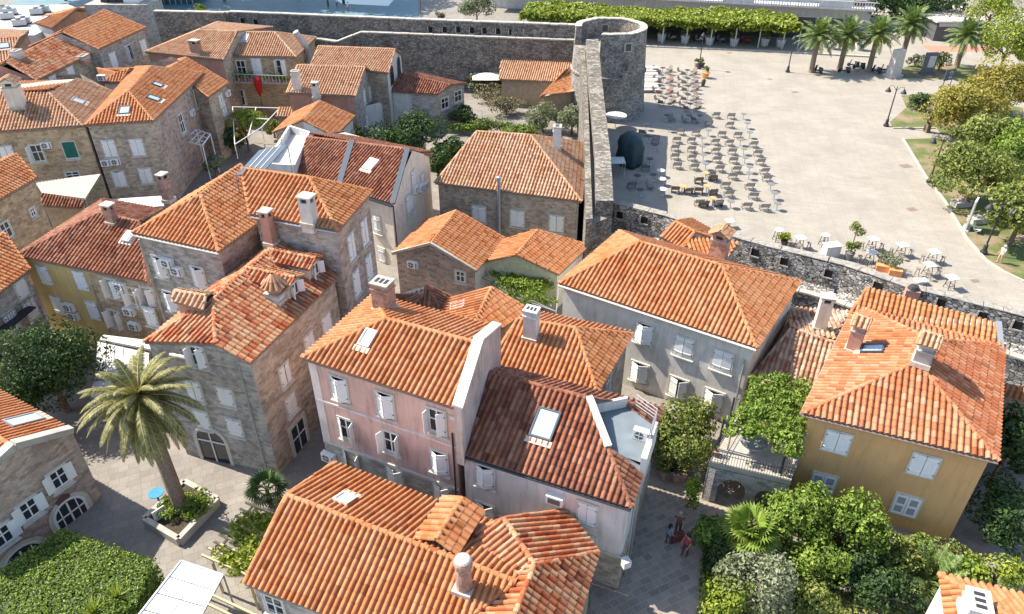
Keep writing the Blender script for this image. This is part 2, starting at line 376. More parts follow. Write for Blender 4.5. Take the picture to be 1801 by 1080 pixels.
# ---------------------------------------------------------------- windows
WC={}
def wmesh(key,fn,mats):
    if key not in WC: mb=MB(); fn(mb); WC[key]=mb.mesh(key[0],mats)
    return WC[key]
def leaf_mesh(w,h,sgn,mat):
    def fn(mb):
        n=3; pw=w/n
        for i in range(n): mb.box((sgn*(pw*(i+.5)),0,0),(pw-.012,.036,h))
        for z in(-h*.32,h*.32): mb.box((sgn*w/2,-.03,z),(w*.94,.03,.09))
        mb.box((sgn*w/2,.004,0),(w,.02,h-.02))
        mb.box((sgn*.03,-.045,h*.32),(.07,.03,.05),mi=1); mb.box((sgn*.03,-.045,-h*.32),(.07,.03,.05),mi=1)
    return wmesh(('shutter',round(w,2),round(h,2),sgn,mat.name),fn,[mat,DARKM])
def louvre_mesh(w,h,sgn,mat):
    def fn(mb):
        for x in(.05,w-.05): mb.box((sgn*x,0,0),(.1,.045,h))
        for z in(-h/2+.06,h/2-.06,0): mb.box((sgn*w/2,0,z),(w-.2,.045,.12))
        n=int(h/.085)
        for i in range(n):
            z=-h/2+.13+(h-.26)*(i+.5)/n; mb.box((sgn*w/2,0,z),(w-.2,.012,.075),M=Matrix.Rotation(.7,3,'X'))
    return wmesh(('shutter',round(w,2),round(h,2),sgn,mat.name,'lv'),fn,[mat])
STY={'closed':(3,4),'ajar':(25,25),'left':(14,38),'half':(95,42),'right':(40,100),'open':(105,95),'flat':(172,172),'dark':None,'sash':None,'blind':None,'lv':(2,3),'door':None}
def window(parent,c,rz,w,h,style='closed',frame=FRAME,sill=True,shut=SHUT,name='window',fw=.11,jit=True):
    pm=wmesh(('pane',round(w,2),round(h,2)),lambda mb:mb.box((0,-.012,0),(w,.02,h)),[PANE])
    o=mobj(name,pm,parent,c,rz)
    def fr(mb):
        for x in(-1,1): mb.box((x*(w/2+fw/2),-.04,0),(fw,.085,h+2*fw))
        for z in(-1,1): mb.box((0,-.041,z*(h/2+fw/2)),(w,.085,fw))
        if sill: mb.box((0,-.09,-h/2-fw-.03),(w+2*fw+.14,.2,.08))
    mobj('frame',wmesh(('frame',round(w,2),round(h,2),frame.name,sill),fr,[frame]),o)
    if style in('dark','sash','half','right','open','flat','door'):
        def sa(mb):
            for x in(-1,0,1): mb.box((x*(w/2-.035),-.035,0),(.07,.04,h))
            for z in(-1,.15,1): mb.box((0,-.034,z*(h/2-.035)),(w,.035,.07))
        mobj('sash',wmesh(('sash',round(w,2),round(h,2)),sa,[SHUT]),o)
    a=STY[style]
    if a:
        f=louvre_mesh if style=='lv' else leaf_mesh
        for sg,an in((1,a[0]),(-1,a[1])):
            an+=(random.uniform(-1,1) if style=='ajar' else random.uniform(-2,6)) if jit else 0
            mobj('shutter',f((w/2-.01)/(math.cos(math.radians(a[0])) if style=='ajar' else 1.),h-.02,sg,shut),o,(-sg*w/2,-.075,0),-sg*math.radians(an))
    return o
def acmesh():
    def fn(mb):
        mb.box((0,-.2,0),(.85,.32,.6)); mb.box((-.3,-.2,-.34),(.06,.34,.08),mi=1); mb.box((.3,-.2,-.34),(.06,.34,.08),mi=1)
        vs=[(-.1+.24*math.cos(2*math.pi*k/16),-.366,.24*math.sin(2*math.pi*k/16)) for k in range(16)]
        mb.poly(vs[::-1],1); mb.box((-.1,-.37,0),(.46,.012,.03)); mb.box((-.1,-.37,0),(.03,.012,.46)); mb.box((.35,-.364,0),(.08,.01,.5),mi=1)
    return wmesh(('air_conditioner',),fn,[ACW,ACD])
# ---------------------------------------------------------------- houses
class House:
    def __init__(s,name,label,cat,foot,faces,wall,tile=None,z0=0.,group=None,top=False,pitch=.3,under=UNDER,trim=None,capr=.135):
        s.foot=foot; s.faces=faces; s.z0=z0; n=len(foot)
        c=sum((V((p.x,p.y,0)) for p in foot),V())/n; s.base=V((c.x,c.y,z0))
        s.root=thing(name,label,cat,s.base,group)
        wl=wall if isinstance(wall,list) else [wall]*n; mats=[]
        for m in wl:
            if m not in mats: mats.append(m)
        mb=MB()
        for i,p in enumerate(foot):
            q=foot[(i+1)%n]; mb.add([(p.x,p.y,z0),(q.x,q.y,z0),(q.x,q.y,q.z),(p.x,p.y,p.z)],[(0,1,2,3)],mats.index(wl[i]))
        if top: mb.poly(foot)
        s.wall=mb.build('wall',mats,s.root,s.base); s.roof=None
        if faces:
            s.roof=roof_mesh(faces,pitch,capr=capr).build('roof',[tile,under,MORTAR],s.root,s.base)
    def wp(s,i):
        a,b=s.foot[i],s.foot[(i+1)%len(s.foot)]; d=V((b.x-a.x,b.y-a.y,0)).normalized()
        return Pl(V((d.y,-d.x,0)),a),d,math.atan2(d.y,d.x)
    def at(s,i,x,y): return s.wp(i)[0].hit(x,y)
    def win(s,i,x,y,w=.95,h=1.45,style='closed',**k):
        pl,d,rz=s.wp(i); return window(s.root,pl.hit(x,y)-s.base,rz,w,h,style,**k)
    def wins(s,i,lst,w=.95,h=1.45,style='closed',**k):
        for t in lst: s.win(i,t[0],t[1],w,h,t[2] if len(t)>2 else style,**k)
    def ac(s,i,*pts):
        for x,y in pts:
            pl,d,rz=s.wp(i); mobj('air_conditioner',acmesh(),s.root,pl.hit(x,y)-s.base,rz)
    def part(s,name,mb,mats,sub=None,**k):
        o=mb.build(name,mats,sub or s.root,s.base,**k); return o
    def gutter(s,a,b,r=.075,mat=None):
        off=V((0,0,-.1)); mb=MB(); d=(b-a).normalized(); out=V((d.y,-d.x,0)); mb.tube([a+off+out*.06,b+off+out*.06],r,6); s.part('gutter',mb,mat or METAL)
    def pipe(s,i,x,y,z1=None,r=.055,mat=None,zb=None):
        pl,d,rz=s.wp(i); p=pl.hit(x,y)+pl.n*.1; mb=MB(); mb.tube([(p.x,p.y,zb if zb is not None else s.z0),(p.x,p.y,p.z)],r,6); s.part('drainpipe',mb,mat or METAL)
    def onroof(s,fi,x,y):
        f=s.faces[fi]; sx,t,n=face_basis(f); return Pl(n,f[0]).hit(x,y),sx,t,n
    def sky(s,fi,x,y,w=.8,l=1.1,mat=None):
        p,sx,t,n=s.onroof(fi,x,y); M=Matrix((sx,t,n)).transposed(); mb=MB()
        for k in(-1,1):
            mb.box(p+sx*(k*(w/2))+n*.17,(.09,l+.09,.14),M=M); mb.box(p+t*(k*l/2)+n*.171,(w,.09,.14),M=M)
        mb.box(p+n*.17,(w,l,.06),M=M,mi=1); mb.box(p-t*(l/2+.22)+n*.155,(w+.3,.34,.03),M=M,mi=2)
        return s.part('skylight',mb,[mat or BLUEG,SKYGL,MORTAR],s.roof)
    def vent(s,fi,x,y,w=.5):
        p,sx,t,n=s.onroof(fi,x,y); M=Matrix((sx,t,n)).transposed(); mb=MB(); mb.box(p+n*.2,(w,w*1.2,.3),M=M); mb.box(p+n*.36,(w*.7,w*.9,.06),M=M,mi=0)
        mb.box(p+n*.12,(w*1.5,w*1.7,.08),M=M,mi=0); return s.part('roof_vent',mb,[WHITE],s.roof)
    def chim(s,fi,x,y,ytop,w=.7,d=.6,style='box',mat=None,capm=None,rz=None):
        p,sx,t,n=s.onroof(fi,x,y); h=rise(p,ytop); rz=math.atan2(sx.y,sx.x) if rz is None else rz; mb=MB(); mat=mat or BRICKP; capm=capm or COPING
        z=p.z-.5; R=Matrix.Rotation(rz,3,'Z')
        def bx(cz0,cz1,a,b,mi=0,top=1.): mb.box((p.x,p.y,(cz0+cz1)/2),(a,b,cz1-cz0),rz,mi,top=top)
        T=p.z+h
        mb.box((p.x,p.y,p.z+.02),(w+.16,d+.16,.3),rz,3)
        if style=='box':
            bx(z,T-.42,w,d)
            for a in(-1,1):
                for b in(-1,1):
                    q=R@V((a*(w/2-.09),b*(d/2-.09),0)); mb.box((p.x+q.x,p.y+q.y,T-.28),(.17,.17,.3),rz)
            bx(T-.42,T-.12,w*.55,d*.55,2); bx(T-.11,T,w+.14,d+.14,1)
        elif style=='slab':
            bx(z,T-.1,w,d); bx(T-.5,T-.38,w+.1,d+.1); bx(T-.09,T,w+.1,d+.1,1)
            for k in(-1,0,1):
                q=R@V((k*w*.28,0,0)); mb.box((p.x+q.x,p.y+q.y,T+.012),(w*.16,d*.5,.02),rz,2)
        elif style=='house':
            bx(z,T-.75,w,d); bx(T-.8,T-.72,w+.12,d+.12,1); bx(T-.72,T-.3,w*.9,d*.9)
            for k in(-1,1):
                q=R@V((0,k*d*.455,0)); mb.box((p.x+q.x,p.y+q.y,T-.52),(w*.4,.02,.26),rz,2)
            a,b=w*.62,d*.62
            g=[p.xy.to_3d()+V((0,0,T-.34))+R@V(v) for v in((-a,-b,0),(a,-b,0),(a,b,0),(-a,b,0),(0,-b,.42),(0,b,.42))]
            roof_mesh([[g[3],g[0],g[4],g[5]],[g[1],g[2],g[5],g[4]]],.26,.34,.06,mb,(4,3,3),.1); mb.add(g,[(0,1,4),(2,3,5)],0)
        elif style=='pot':
            mb.lathe((p.x,p.y,0),[(w*.62,z),(w*.5,p.z+.3),(w*.46,T-.45),(w*.56,T-.4),(w*.58,T-.12),(w*.5,T)],14); mb.lathe((p.x,p.y,0),[(w*.5,T),(w*.4,T+.06),(.0,T+.08)],14,1)
        elif style=='cone':
            bx(z,T-1.15,w,d); bx(T-1.2,T-1.08,w+.2,d+.2,1)
            r=w*.78; k=12; ap=V((p.x,p.y,T))
            mb.lathe((p.x,p.y,0),[(w*.5,T-1.1),(w*.6,T-.75),(r*.9,T-.62)],k,5); 
            for i in range(k):
                a0=2*math.pi*i/k; a1=2*math.pi*(i+1)/k; e0=V((p.x+r*math.cos(a0),p.y+r*math.sin(a0),T-.7)); e1=V((p.x+r*math.cos(a1),p.y+r*math.sin(a1),T-.7))
                mb.add([e0,e1,ap],[(0,1,2)],4,random.random()); m=(e0+e1)/2; nn=(e1-e0).cross(ap-e0).normalized(); nn=nn if nn.z>0 else -nn
                caps(mb,e0,ap,V((0,0,1)),4,.1,.45)
        return s.part('chimney',mb,[mat,capm,DARKM,MORTAR,TILE_PALE,ROSE],s.roof)
    def dormer(s,fi,x,y,w=1.2,h=1.15,k=.42,tile=None,wallm=None,style='half'):
        p,sx,t,n=s.onroof(fi,x,y); D=V((-t.x,-t.y,0)).normalized(); X=V((-D.y,D.x,0)); X=-X if X.cross(V((0,0,1))).dot(D)<0 else X
        slp=t.z/math.hypot(t.x,t.y); wallm=wallm or CREAM
        a=w/2; g=a*k+.0; le=h/slp; lr=(h+g)/slp; U=V((0,0,1))
        f=[p-X*a,p+X*a,p+X*a+U*h,p+U*(h+g),p-X*a+U*h]; mb=MB()
        mb.add(f+[f[2]-D*le,f[4]-D*le],[(0,1,2,3,4),(1,5,2),(0,4,6)],0)
        o=.16; ov=D*.2; e=U*(-o*k)
        A=[f[4]-X*o+e+ov,f[3]+ov,f[3]-D*(lr),f[4]-X*o+e-D*(le-o*k/slp)]; B=[f[2]+X*o+e+ov,f[2]+X*o+e-D*(le-o*k/slp),f[3]-D*lr,f[3]+ov]
        roof_mesh([A,B],.3,.38,.08,mb,(1,2,3),.13)
        mb.box(p+D*.25+U*(.08-.25*slp)+U*.0,(w+.1,.75,.05),M=Matrix((X,D.cross(U).cross(X) if 0 else (D-U*slp).normalized(),X.cross((D-U*slp).normalized()))).transposed(),mi=4)
        o_=s.part('dormer',mb,[wallm,tile or TILE_MIX,UNDER,MORTAR,BLUEG])
        rz=math.atan2(X.y,X.x); c=p+U*(h*.52)-s.base
        ww,hh=w*.52,h*.78
        mobj('pane',wmesh(('pane',round(ww,2),round(hh,2)),lambda mb:mb.box((0,-.012,0),(ww,.02,hh)),[PANE]),o_,c+D*.0,rz)
        def sa(mb):
            for xx in(-1,0,1): mb.box((xx*(ww/2-.03),-.035,0),(.07,.05,hh))
            for z in(-1,1): mb.box((0,-.034,z*(hh/2-.035)),(ww,.05,.07))
        mobj('sash',wmesh(('sash',round(ww,2),round(hh,2)),sa,[SHUT]),o_,c,rz)
        for sg,an in((1,120),(-1,125)): mobj('shutter',leaf_mesh(ww/2,hh,sg,SHUT),o_,c+X*(-sg*ww/2)+D*.08,rz-sg*math.radians(an))
        return o_
def mk(name,label,z,k,eave,ridge,kind,wall,tile,cat='house',d=.22,z0=0.,depth=None,**kw):
    e=[None if p is None else (P(p[0],p[1],p[2] if len(p)>2 else z)) for p in eave]
    f=slope(e[0],e[1],k); r=[f.hit(*p) for p in ridge]
    ed=(e[1]-e[0]); ed.z=0; ed.normalize(); up=V((-ed.y,ed.x,0)); w=2*(r[0]-e[0]).dot(up) if depth is None else depth
    if e[2] is None: e[2]=e[1]+up*w; e[2].z=z
    if e[3] is None: e[3]=e[0]+up*w; e[3].z=z
    return mk3(name,label,e,r,kind,wall,tile,cat,d,z0,**kw)
def mk3(name,label,e,r,kind,wall,tile,cat='house',d=.22,z0=0.,**kw):
    F=[[e[0],e[1],r[1],r[0]],[e[2],e[3],r[0],r[1]]]; ft=inset(e,d); foot=[]
    for p,q in zip(ft,e): p.z=q.z+.05
    foot=[ft[0],ft[1]]
    if kind in('hip','hipR'): F.append([e[1],e[2],r[1]])
    else:
        g=(ft[1]+ft[2])/2; dd=(ft[2]-ft[1]); t=max(.1,min(.9,(r[1]-ft[1]).dot(dd)/dd.dot(dd))); g=ft[1]+dd*t; g.z=r[1].z-.06; foot.append(g)
    foot+= [ft[2],ft[3]]
    if kind in('hip','hipL'): F.append([e[3],e[0],r[0]])
    else:
        dd=(ft[0]-ft[3]); t=max(.1,min(.9,(r[0]-ft[3]).dot(dd)/dd.dot(dd))); g=ft[3]+dd*t; g.z=r[0].z-.06; foot.append(g)
    h=House(name,label,cat,foot,F,wall,tile,z0,**kw); h.e=e; h.r=r; return h
# ================================================================ HOUSES
def q3(*pts): return [P(*p) for p in pts]
def wallh(h,i,x,y): return h.at(i,x,y).z
# --- pink house
z=9.3; e0,e1=q3((531,630,z),(803,719,z)); f=slope(e0,e1,.42); r0,r1=f.hit(678,561),f.hit(838,604); e2=V((2*r1.x-e1.x,2*r1.y-e1.y,z)); dp=V((-(e1-e0).y,(e1-e0).x,0)).normalized(); e3=e0+dp*((r0-e0).dot(dp)*2)
h=mk3('town_house','faded pink three storey house with white parapet gable on its right end',[e0,e1,e2,e3],[r0,r1],'hipL',PINK,TILE_ORANGE); pinkh=h
h.wins(0,[(598.6,683,'ajar'),(679,711,'ajar'),(769.5,740,'half')],.92,1.5)
h.wins(0,[(611,754,'right'),(689,777,'open'),(773.6,812,'ajar')],.92,1.45)
def band(h,i,z0,z1,mat,name,out=.03,ends=0):
    a,b=h.foot[i],h.foot[(i+1)%len(h.foot)]; d=(V((b.x,b.y,0))-V((a.x,a.y,0))); l=d.length; d.normalize(); n=V((d.y,-d.x,0)); mb=MB()
    c=(a+b)/2+n*(out/2); mb.box((c.x,c.y,(z0+z1)/2),(l+ends,out+.02,z1-z0),math.atan2(d.y,d.x)); return h.part(name,mb,[mat])
zb=wallh(h,0,690,819); za=wallh(h,0,680,745)
band(h,0,0,zb,STONE_G,'ground_floor',.05); band(h,0,zb,zb+.16,FRAME,'string_course',.09); band(h,0,za,za+.13,PINKGREY,'string_course',.06)
band(h,4,0,zb,STONE,'ground_floor',.05)
a=h.foot[0]; mb=MB(); mb.box((a.x+.2,a.y-.13,h.e[0].z/2+zb/2),(.5,.06,h.e[0].z-zb-.1),math.atan2((h.foot[1]-a).y,(h.foot[1]-a).x)); h.part('corner_pilaster',mb,[PINKGREY])
h.wins(0,[(621,813,'right'),(697,843,'left'),(779,872,'left')],.95,1.7)
h.ac(0,(582,800)); h.sky(0,648,597,.62,.95,mat=WHITE); h.chim(1,677,543,494,1.0,.85,'slab')
h.pipe(0,797,760,r=.05,mat=DARKM)
# parapet gable
e1,r1,e2=h.e[1],h.r[1],h.e[2]; d=(e1-h.e[0]).normalized(); mb=MB()
prof=[e1-V((0,0,.3)),e1+V((0,0,.3)),r1+V((0,0,.3)),e2+V((0,0,.3)),e2-V((0,0,.3))]; fr=(e1-e2).normalized()*.2; prof[0]+=fr; prof[1]+=fr; o=d*-.08; w=d*.42
A=[p+o for p in prof]; B=[p+o+w for p in prof]; bot=V((0,0,-3.2)); A[0]+=bot;A[4]+=bot;B[0]+=bot;B[4]+=bot
mb.add(A+B,[(4,3,2,1,0),(5,6,7,8,9),(0,1,6,5),(3,4,9,8)],0)
up=V((0,0,.1))
for i,j in((1,2),(2,3)):
    u0,u1=A[i]-d*.07,A[j]-d*.07; v0,v1=B[i]+d*.07,B[j]+d*.07; mb.add([u0,u1,v1,v0,u0+up,u1+up,v1+up,v0+up],[(4,5,6,7),(0,4,7,3),(1,2,6,5),(0,1,5,4),(3,7,6,2)],1)
h.part('parapet',mb,[plain('stained pinkish gable render in shade tone',(.50,.40,.35),.9,.15,1.2,.4,stain=.35),WHITE])  # stained pinkish render, base colour darkened to carry the right face's shade
mb=MB(); p=h.at(0,797,735); rz=h.wp(0)[2]; n=h.wp(0)[0].n
mb.lathe((0,0,0),[(.2,-.02),(.2,.02),(.15,.03),(.15,.03)],14); 
o=h.part('number_plaque',MB().box(p+n*.03,(.42,.05,.3),rz).box(p+n*.055,(.3,.02,.18),rz,1),[FRAME,PINKGREY])
# --- white extension with the roof terrace
z=6.3; e0,e1,e2=q3((806,797,z),(1110,894,z),(1165,720,z)); f=slope(e0,e1,.42); r0,r1=f.hit(850,655),f.hit(1036,701); e3=e0+(e2-e1)
lerp=lambda a,b,t:a+(b-a)*t
hp=lerp(e1,r1,.52); ep=lerp(e1,e2,.3); hq=lerp(e2,r1,.5); eq=lerp(e2,e1,.32)
F=[[e0,e1,hp,r1,r0],[e1,ep,hp],[e2,hq,eq],[e2,e3,r0,r1,hq]]
ft=inset([e0,e1,e2,e3],.2); 
for p in ft: p.z=z+.05
h=House('town_house','low white house with dark stained roof, sunken roof terrace and satellite dish','house',ft,F,[PINKGREY,WHITE,WHITE,WHITE],TILE_BROWN); whiteh=h
zb=wallh(h,0,900,915); band(h,0,0,zb,STONE,'ground_floor',.05); band(h,1,0,zb,STONE,'ground_floor',.05)
band(h,0,zb,zb+.1,FRAME,'string_course',.07)
h.wins(0,[(854,837,'ajar'),(1033,903,'closed')],.9,1.4); h.wins(0,[(854,903,'left'),(1028,957,'closed')],.95,1.5)
pl,d,rz=h.wp(0); p=h.at(0,979,872); n=pl.n
h.part('window_unit',MB().box(p+n*.2,(.85,.42,.5),rz).box(p+n*.42,(.62,.03,.34),rz,1),[ACW,ACD])
p=h.at(0,928,925)+n*.5; mb=MB(); dv=(n*.55+d*.75+V((0,0,.45))).normalized(); q=V((0,0,1)).rotation_difference(dv).to_matrix()
ds=MB(); ds.lathe((0,0,0),[(.02,0),(.25,.04),(.45,.13),(.47,.15)],18)
vs=[p+n*.25+V((0,0,.55))+q@V(tuple(v)) for v in ds.v[0]]; mb.add(vs,ds.f,0); mb.tube([p-n*.45,p+n*.15,p+n*.25+V((0,0,.55))],.04,6,1); c=p+n*.25+V((0,0,.55)); mb.tube([c-q@V((.3,0,-.1)),c+q@V((0,0,.5))],.015,5,1); mb.box(c+q@V((0,0,.5)),(.1,.1,.12),mi=1)
h.part('satellite_dish',mb,[METAL,DARKM])
h.sky(0,959,748,1.1,1.55); h.gutter(e0,e1,.08,DARKM)
zt=r1.z-1.05; mb=MB(); tri=[lerp(p,(r1+e1+e2)/3,.01) for p in (r1,hp,ep,eq,hq)]
mb.poly([(p.x,p.y,zt) for p in tri]); h.part('terrace_floor',mb,[plain('grey blue terrace screed',(.14,.165,.18),.7,.15,1.)])
mb=MB()
def wallseg(mb,a,b,z0,z1,t=.2,mi=0):
    d=V((b.x-a.x,b.y-a.y,0)); c=(a+b)/2; mb.box((c.x,c.y,(z0+z1)/2),(d.length,t,z1-z0),math.atan2(d.y,d.x),mi)
nn=(e2-e1).normalized(); px_=V((nn.y,-nn.x,0))
wallseg(mb,ep,eq,z-.2,zt+.35,.28); wallseg(mb,lerp(r1,hq,.05),hq,zt-.3,lerp(r1,hq,.6).z+.12,.16)
mb.add([(hp.x,hp.y,zt-.2),(ep.x,ep.y,zt-.2),(ep.x,ep.y,ep.z+.1),(hp.x,hp.y,hp.z+.1)],[(0,1,2,3)]); h.part('terrace_wall',mb,[WHITE])
mb=MB(); mb.bar(r1+V((0,0,.1)),hp+V((0,0,.12)),.34,.24); a_,b_=lerp(r1,hp,.03),hp; mb.add([(a_.x,a_.y,zt),(b_.x,b_.y,zt),b_,a_],[(0,1,2,3)]); h.part('terrace_coping',mb,[CREAM])
mb=MB(); p0=lerp(ep,eq,.45); p1=eq; 
for i in range(6):
    p=lerp(p0,p1,i/5)-px_*.05; mb.tube([(p.x,p.y,zt+.3),(p.x,p.y,zt+1.15)],.025,5)
for k in(.5,.72,.93,1.15): mb.tube([(p0.x,p0.y,zt+k),(p1.x,p1.y,zt+k)],.022,5); mb.tube([(p1.x,p1.y,zt+k),(lerp(hq,eq,.3).x,lerp(hq,eq,.3).y,zt+k)],.022,5)
h.part('terrace_railing',mb,[METAL])
p=P(1131,760,zt+.3); mobj('air_conditioner',acmesh(),h.root,V((p.x,p.y,zt+.32))-h.base,math.radians(-25))
for t in(.15,.3): 
    q=lerp(e1,e2,t)+px_*.0; h.part('drainpipe',MB().tube([(q.x,q.y,0.),(q.x,q.y,z)],.06,6),[METAL])
# --- long low house in front
z=4.5; g0=None
e0,e3=P(430,1026,z),P(587,815,z); e1=P(700,1130,z); f=slope(e0,e1,.42); r0=f.hit(504,871); r1=f.hit(900,1021); e2=P(885,925,z); 
fb=plane3(e3,r0,r1); e2=lerp(e3,P(880,926,z),1.)
ee=[e0,e1+(e1-e0).normalized()*1.2,e2+(e1-e0).normalized()*.4,e3]; rr=[r0,r1+(r1-r0).normalized()*.2]
h=mk3('stone_house','long low stone house with terracotta ridge roof and round chimney pot in the foreground',ee,rr,'gable',[STONE_G,STONE,STONE,STONE_G,STONE,STONE],TILE_ORANGE); fronth=h
h.wins(0,[(484,1065,'dark'),(590,1110,'dark')],1.,1.3)
h.sky(1,606,882,.75,.8,mat=CREAM)
h.chim(0,817,1035,984,.7,.7,'pot',mat=BRICKP)
# raised dormer ridge on its back slope
zz=h.r[0].z
a,b=P(814,877,zz+.3),P(767,949,zz+.3); d=(a-b).normalized(); X=V((d.y,-d.x,0)); w=1.05
A=[b-X*w-V((0,0,.45)),a-X*w-V((0,0,.45)),a,b]; B=[a+X*w-V((0,0,.45)),b+X*w-V((0,0,.45)),b,a]
mb=roof_mesh([[A[1],A[0],A[3],A[2]],[B[1],B[0],B[3],B[2]]],.34,.42,.1)
h.part('dormer_roof',mb,[TILE_ORANGE,UNDER,MORTAR],h.roof)
mb=MB(); g=[b-X*(w-.2),b+X*(w-.2),a+X*(w-.2)-d*.2,a-X*(w-.2)-d*.2]; mb.prism([(p.x,p.y) for p in g],z-.3,zz-.18); h.part('dormer_wall',mb,[GREYW])
# cross wing
zr=6.05; A_,J,K=q3((886,912,zr),(940,994,zr),(917,1054,zr)); c=P(1051,972,4.4); K=K+(K-J)*1.3; n0=c+(A_-J)*.98; s1=c+(K-J)*1.02; wo=V((-2.1,-.35,-1.0)); w0,wm,w1=A_+wo,J+wo,K+wo
F=[[n0,c,J,A_],[c,s1,K,J],[w0,A_,J,wm],[wm,J,K,w1]]; s0=V((w1.x,w1.y,4.4))
ft=inset([s0,s1,c,n0],.2)
for p in ft: p.z=4.3
h2=House('stone_house','small hipped wing with patched orange tiles at the right end of the long low roof','house',ft,F,STONE_Y,TILE_MIX)
# --- dormer stone house
z=8.65; dd,ee=q3((441,638,z),(593,490,z)); a=P(254,602,z); f=slope(dd,ee,.42); r0,r1,c=f.hit(375,528),f.hit(507,413),f.hit(379,605); g=a+(ee-dd)
F=[[dd,ee,r1,r0,c],[a,c,r0],[g,a,r0,r1]]
ft=inset([a,c,dd,ee,g],.12); ft[0].z=z+.05; ft[1].z=c.z-.02; ft[2].z=z+.03; ft[3].z=z+.03; ft[4].z=z; rg=lerp(ft[3],ft[4],.5); rg.z=r1.z-.06; ft.insert(4,rg)
h=House('stone_house','tall stone corner house with two roof dormers and a cone capped chimney','house',ft,F,[STONE_G,STONE_G,STONE,STONE_P,STONE_P,STONE_P],TILE_MIX); stoneh=h
h.wins(0,[(349,626,'half'),(343,687,'closed'),(357,738,'closed')],.85,1.3); h.wins(1,[(398,697,'closed'),(414,751,'closed')],.9,1.2)
h.wins(2,[(573.6,571),(543,603.6),(500,658),(511,711)],.85,1.3)
h.win(2,526,768,1.4,2.3,'door',fw=.2,sill=False,name='shop_door')
pl,d,rz=h.wp(0); p=h.at(0,318,620)+pl.n*.3; h.part('awning_roll',MB().tube([p-d*.45,p+d*.45],.1,8).bar(p-pl.n*.3,p,.05),[WHITE])
p=h.at(0,375,783); mb=MB()
for s_ in range(9):
    t0=math.pi*s_/9; t1=math.pi*(s_+1)/9
    for w_,th in((.95,.0),):
        v=[p+d*(w_*math.cos(t))+V((0,0,.4+w_*math.sin(t)))+pl.n*k for k in(.0,.1) for t in(t0,t1)]+[p+d*((w_+.22)*math.cos(t))+V((0,0,.4+(w_+.22)*math.sin(t)))+pl.n*k for k in(.0,.1) for t in(t0,t1)]
        mb.add(v,[(2,3,7,6),(0,1,3,2),(4,6,7,5)])
for k in(-1,1): mb.box(p+d*(k*1.06)+pl.n*.05+V((0,0,-.6)),(.22,.1,2.),rz)
arch=[p+d*(.95*math.cos(math.pi*i/10))+V((0,0,.4+.95*math.sin(math.pi*i/10)))+pl.n*.02 for i in range(11)]+[p-d*.95+pl.n*.02-V((0,0,1.6)),p+d*.95+pl.n*.02-V((0,0,1.6))]
mb.poly(arch,1); mb.box(p+d*0+pl.n*.06,(.07,.05,2.6),rz,2); mb.box(p+V((0,0,.35))+pl.n*.06,(1.9,.05,.08),rz,2)
h.part('arched_door',mb,[FRAME,PANE,SHUT])
h.dormer(0,520,521,1.3,1.05); h.dormer(0,556,487,1.3,1.05)
h.chim(0,488,527,483,.85,.85,'cone',mat=WHITE)
h.chim(0,478,428,369,.62,.6,'box',mat=ROSE)
p,sx,t,n=h.onroof(2,335,530); 
mb=MB(); u=V((0,0,1)); pa,pb,pc,pd=[P(x,y,10.3) for x,y in((305,531),(357,545),(373,516),(314,512))]; m0=lerp(pa,pd,.5)+u*.35; m1=lerp(pb,pc,.5)+u*.35
roof_mesh([[pa,pb,m1,m0],[pc,pd,m0,m1]],.32,.4,.08,mb,(0,1,2),.12); q=inset([pa,pb,pc,pd],.15); mb.prism([(v.x,v.y) for v in q],8.4,10.25,3); h.part('dormer',mb,[TILE_PALE,UNDER,MORTAR,ROSE])
for x,y in((421,640),): h.pipe(1,x,y,r=.045)
p=h.at(1,400,640); 
# --- tall house behind
z=12.; e0,e1,e2=q3((440,378,z),(594,407,z),(655,337,z)); f=slope(e0,e1,.44); r0,r1=f.hit(425,297),f.hit(544,313); 
h=mk3('stone_house','tallest stone house with square chimney and four white windows on its right wall',[e0,e1,e2,e0+(e2-e1)],[r0,r1],'hipR',[STONE_G,STONE_P,STONE_P,STONE_P,STONE_P],TILE_ORANGE); tallh=h
h.wins(1,[(640,408),(617,434),(648,470),(626,497)],.85,1.7,fw=.1)
h.chim(0,546,393,343,.78,.68,'box',mat=GREYW,capm=CREAM); h.gutter(e0,e1)
p=[P(x,y,zz) for x,y,zz in((415,311,13.2),(467,300,13.2),(506,256,14.),(452,259,14.))]; p[3]=p[0]+p[2]-p[1]; up=V((0,0,.08)); mb=MB(); mb.add(p+[v+up for v in p],[(0,1,2,3),(4,5,6,7),(0,1,5,4),(1,2,6,5),(2,3,7,6),(3,0,4,7)]); 
for i in range(1,4):
    mb.bar(lerp(p[0],p[1],i/4)+up,lerp(p[3],p[2],i/4)+up,.04,.02,1)
for v in p: mb.tube([v,(v.x,v.y,11.6)],.04,5,1)
h.part('solar_panel',mb,[plain('solar collector glass',(.17,.21,.24),.35,.08,1.,spec=.6),METAL],h.roof)
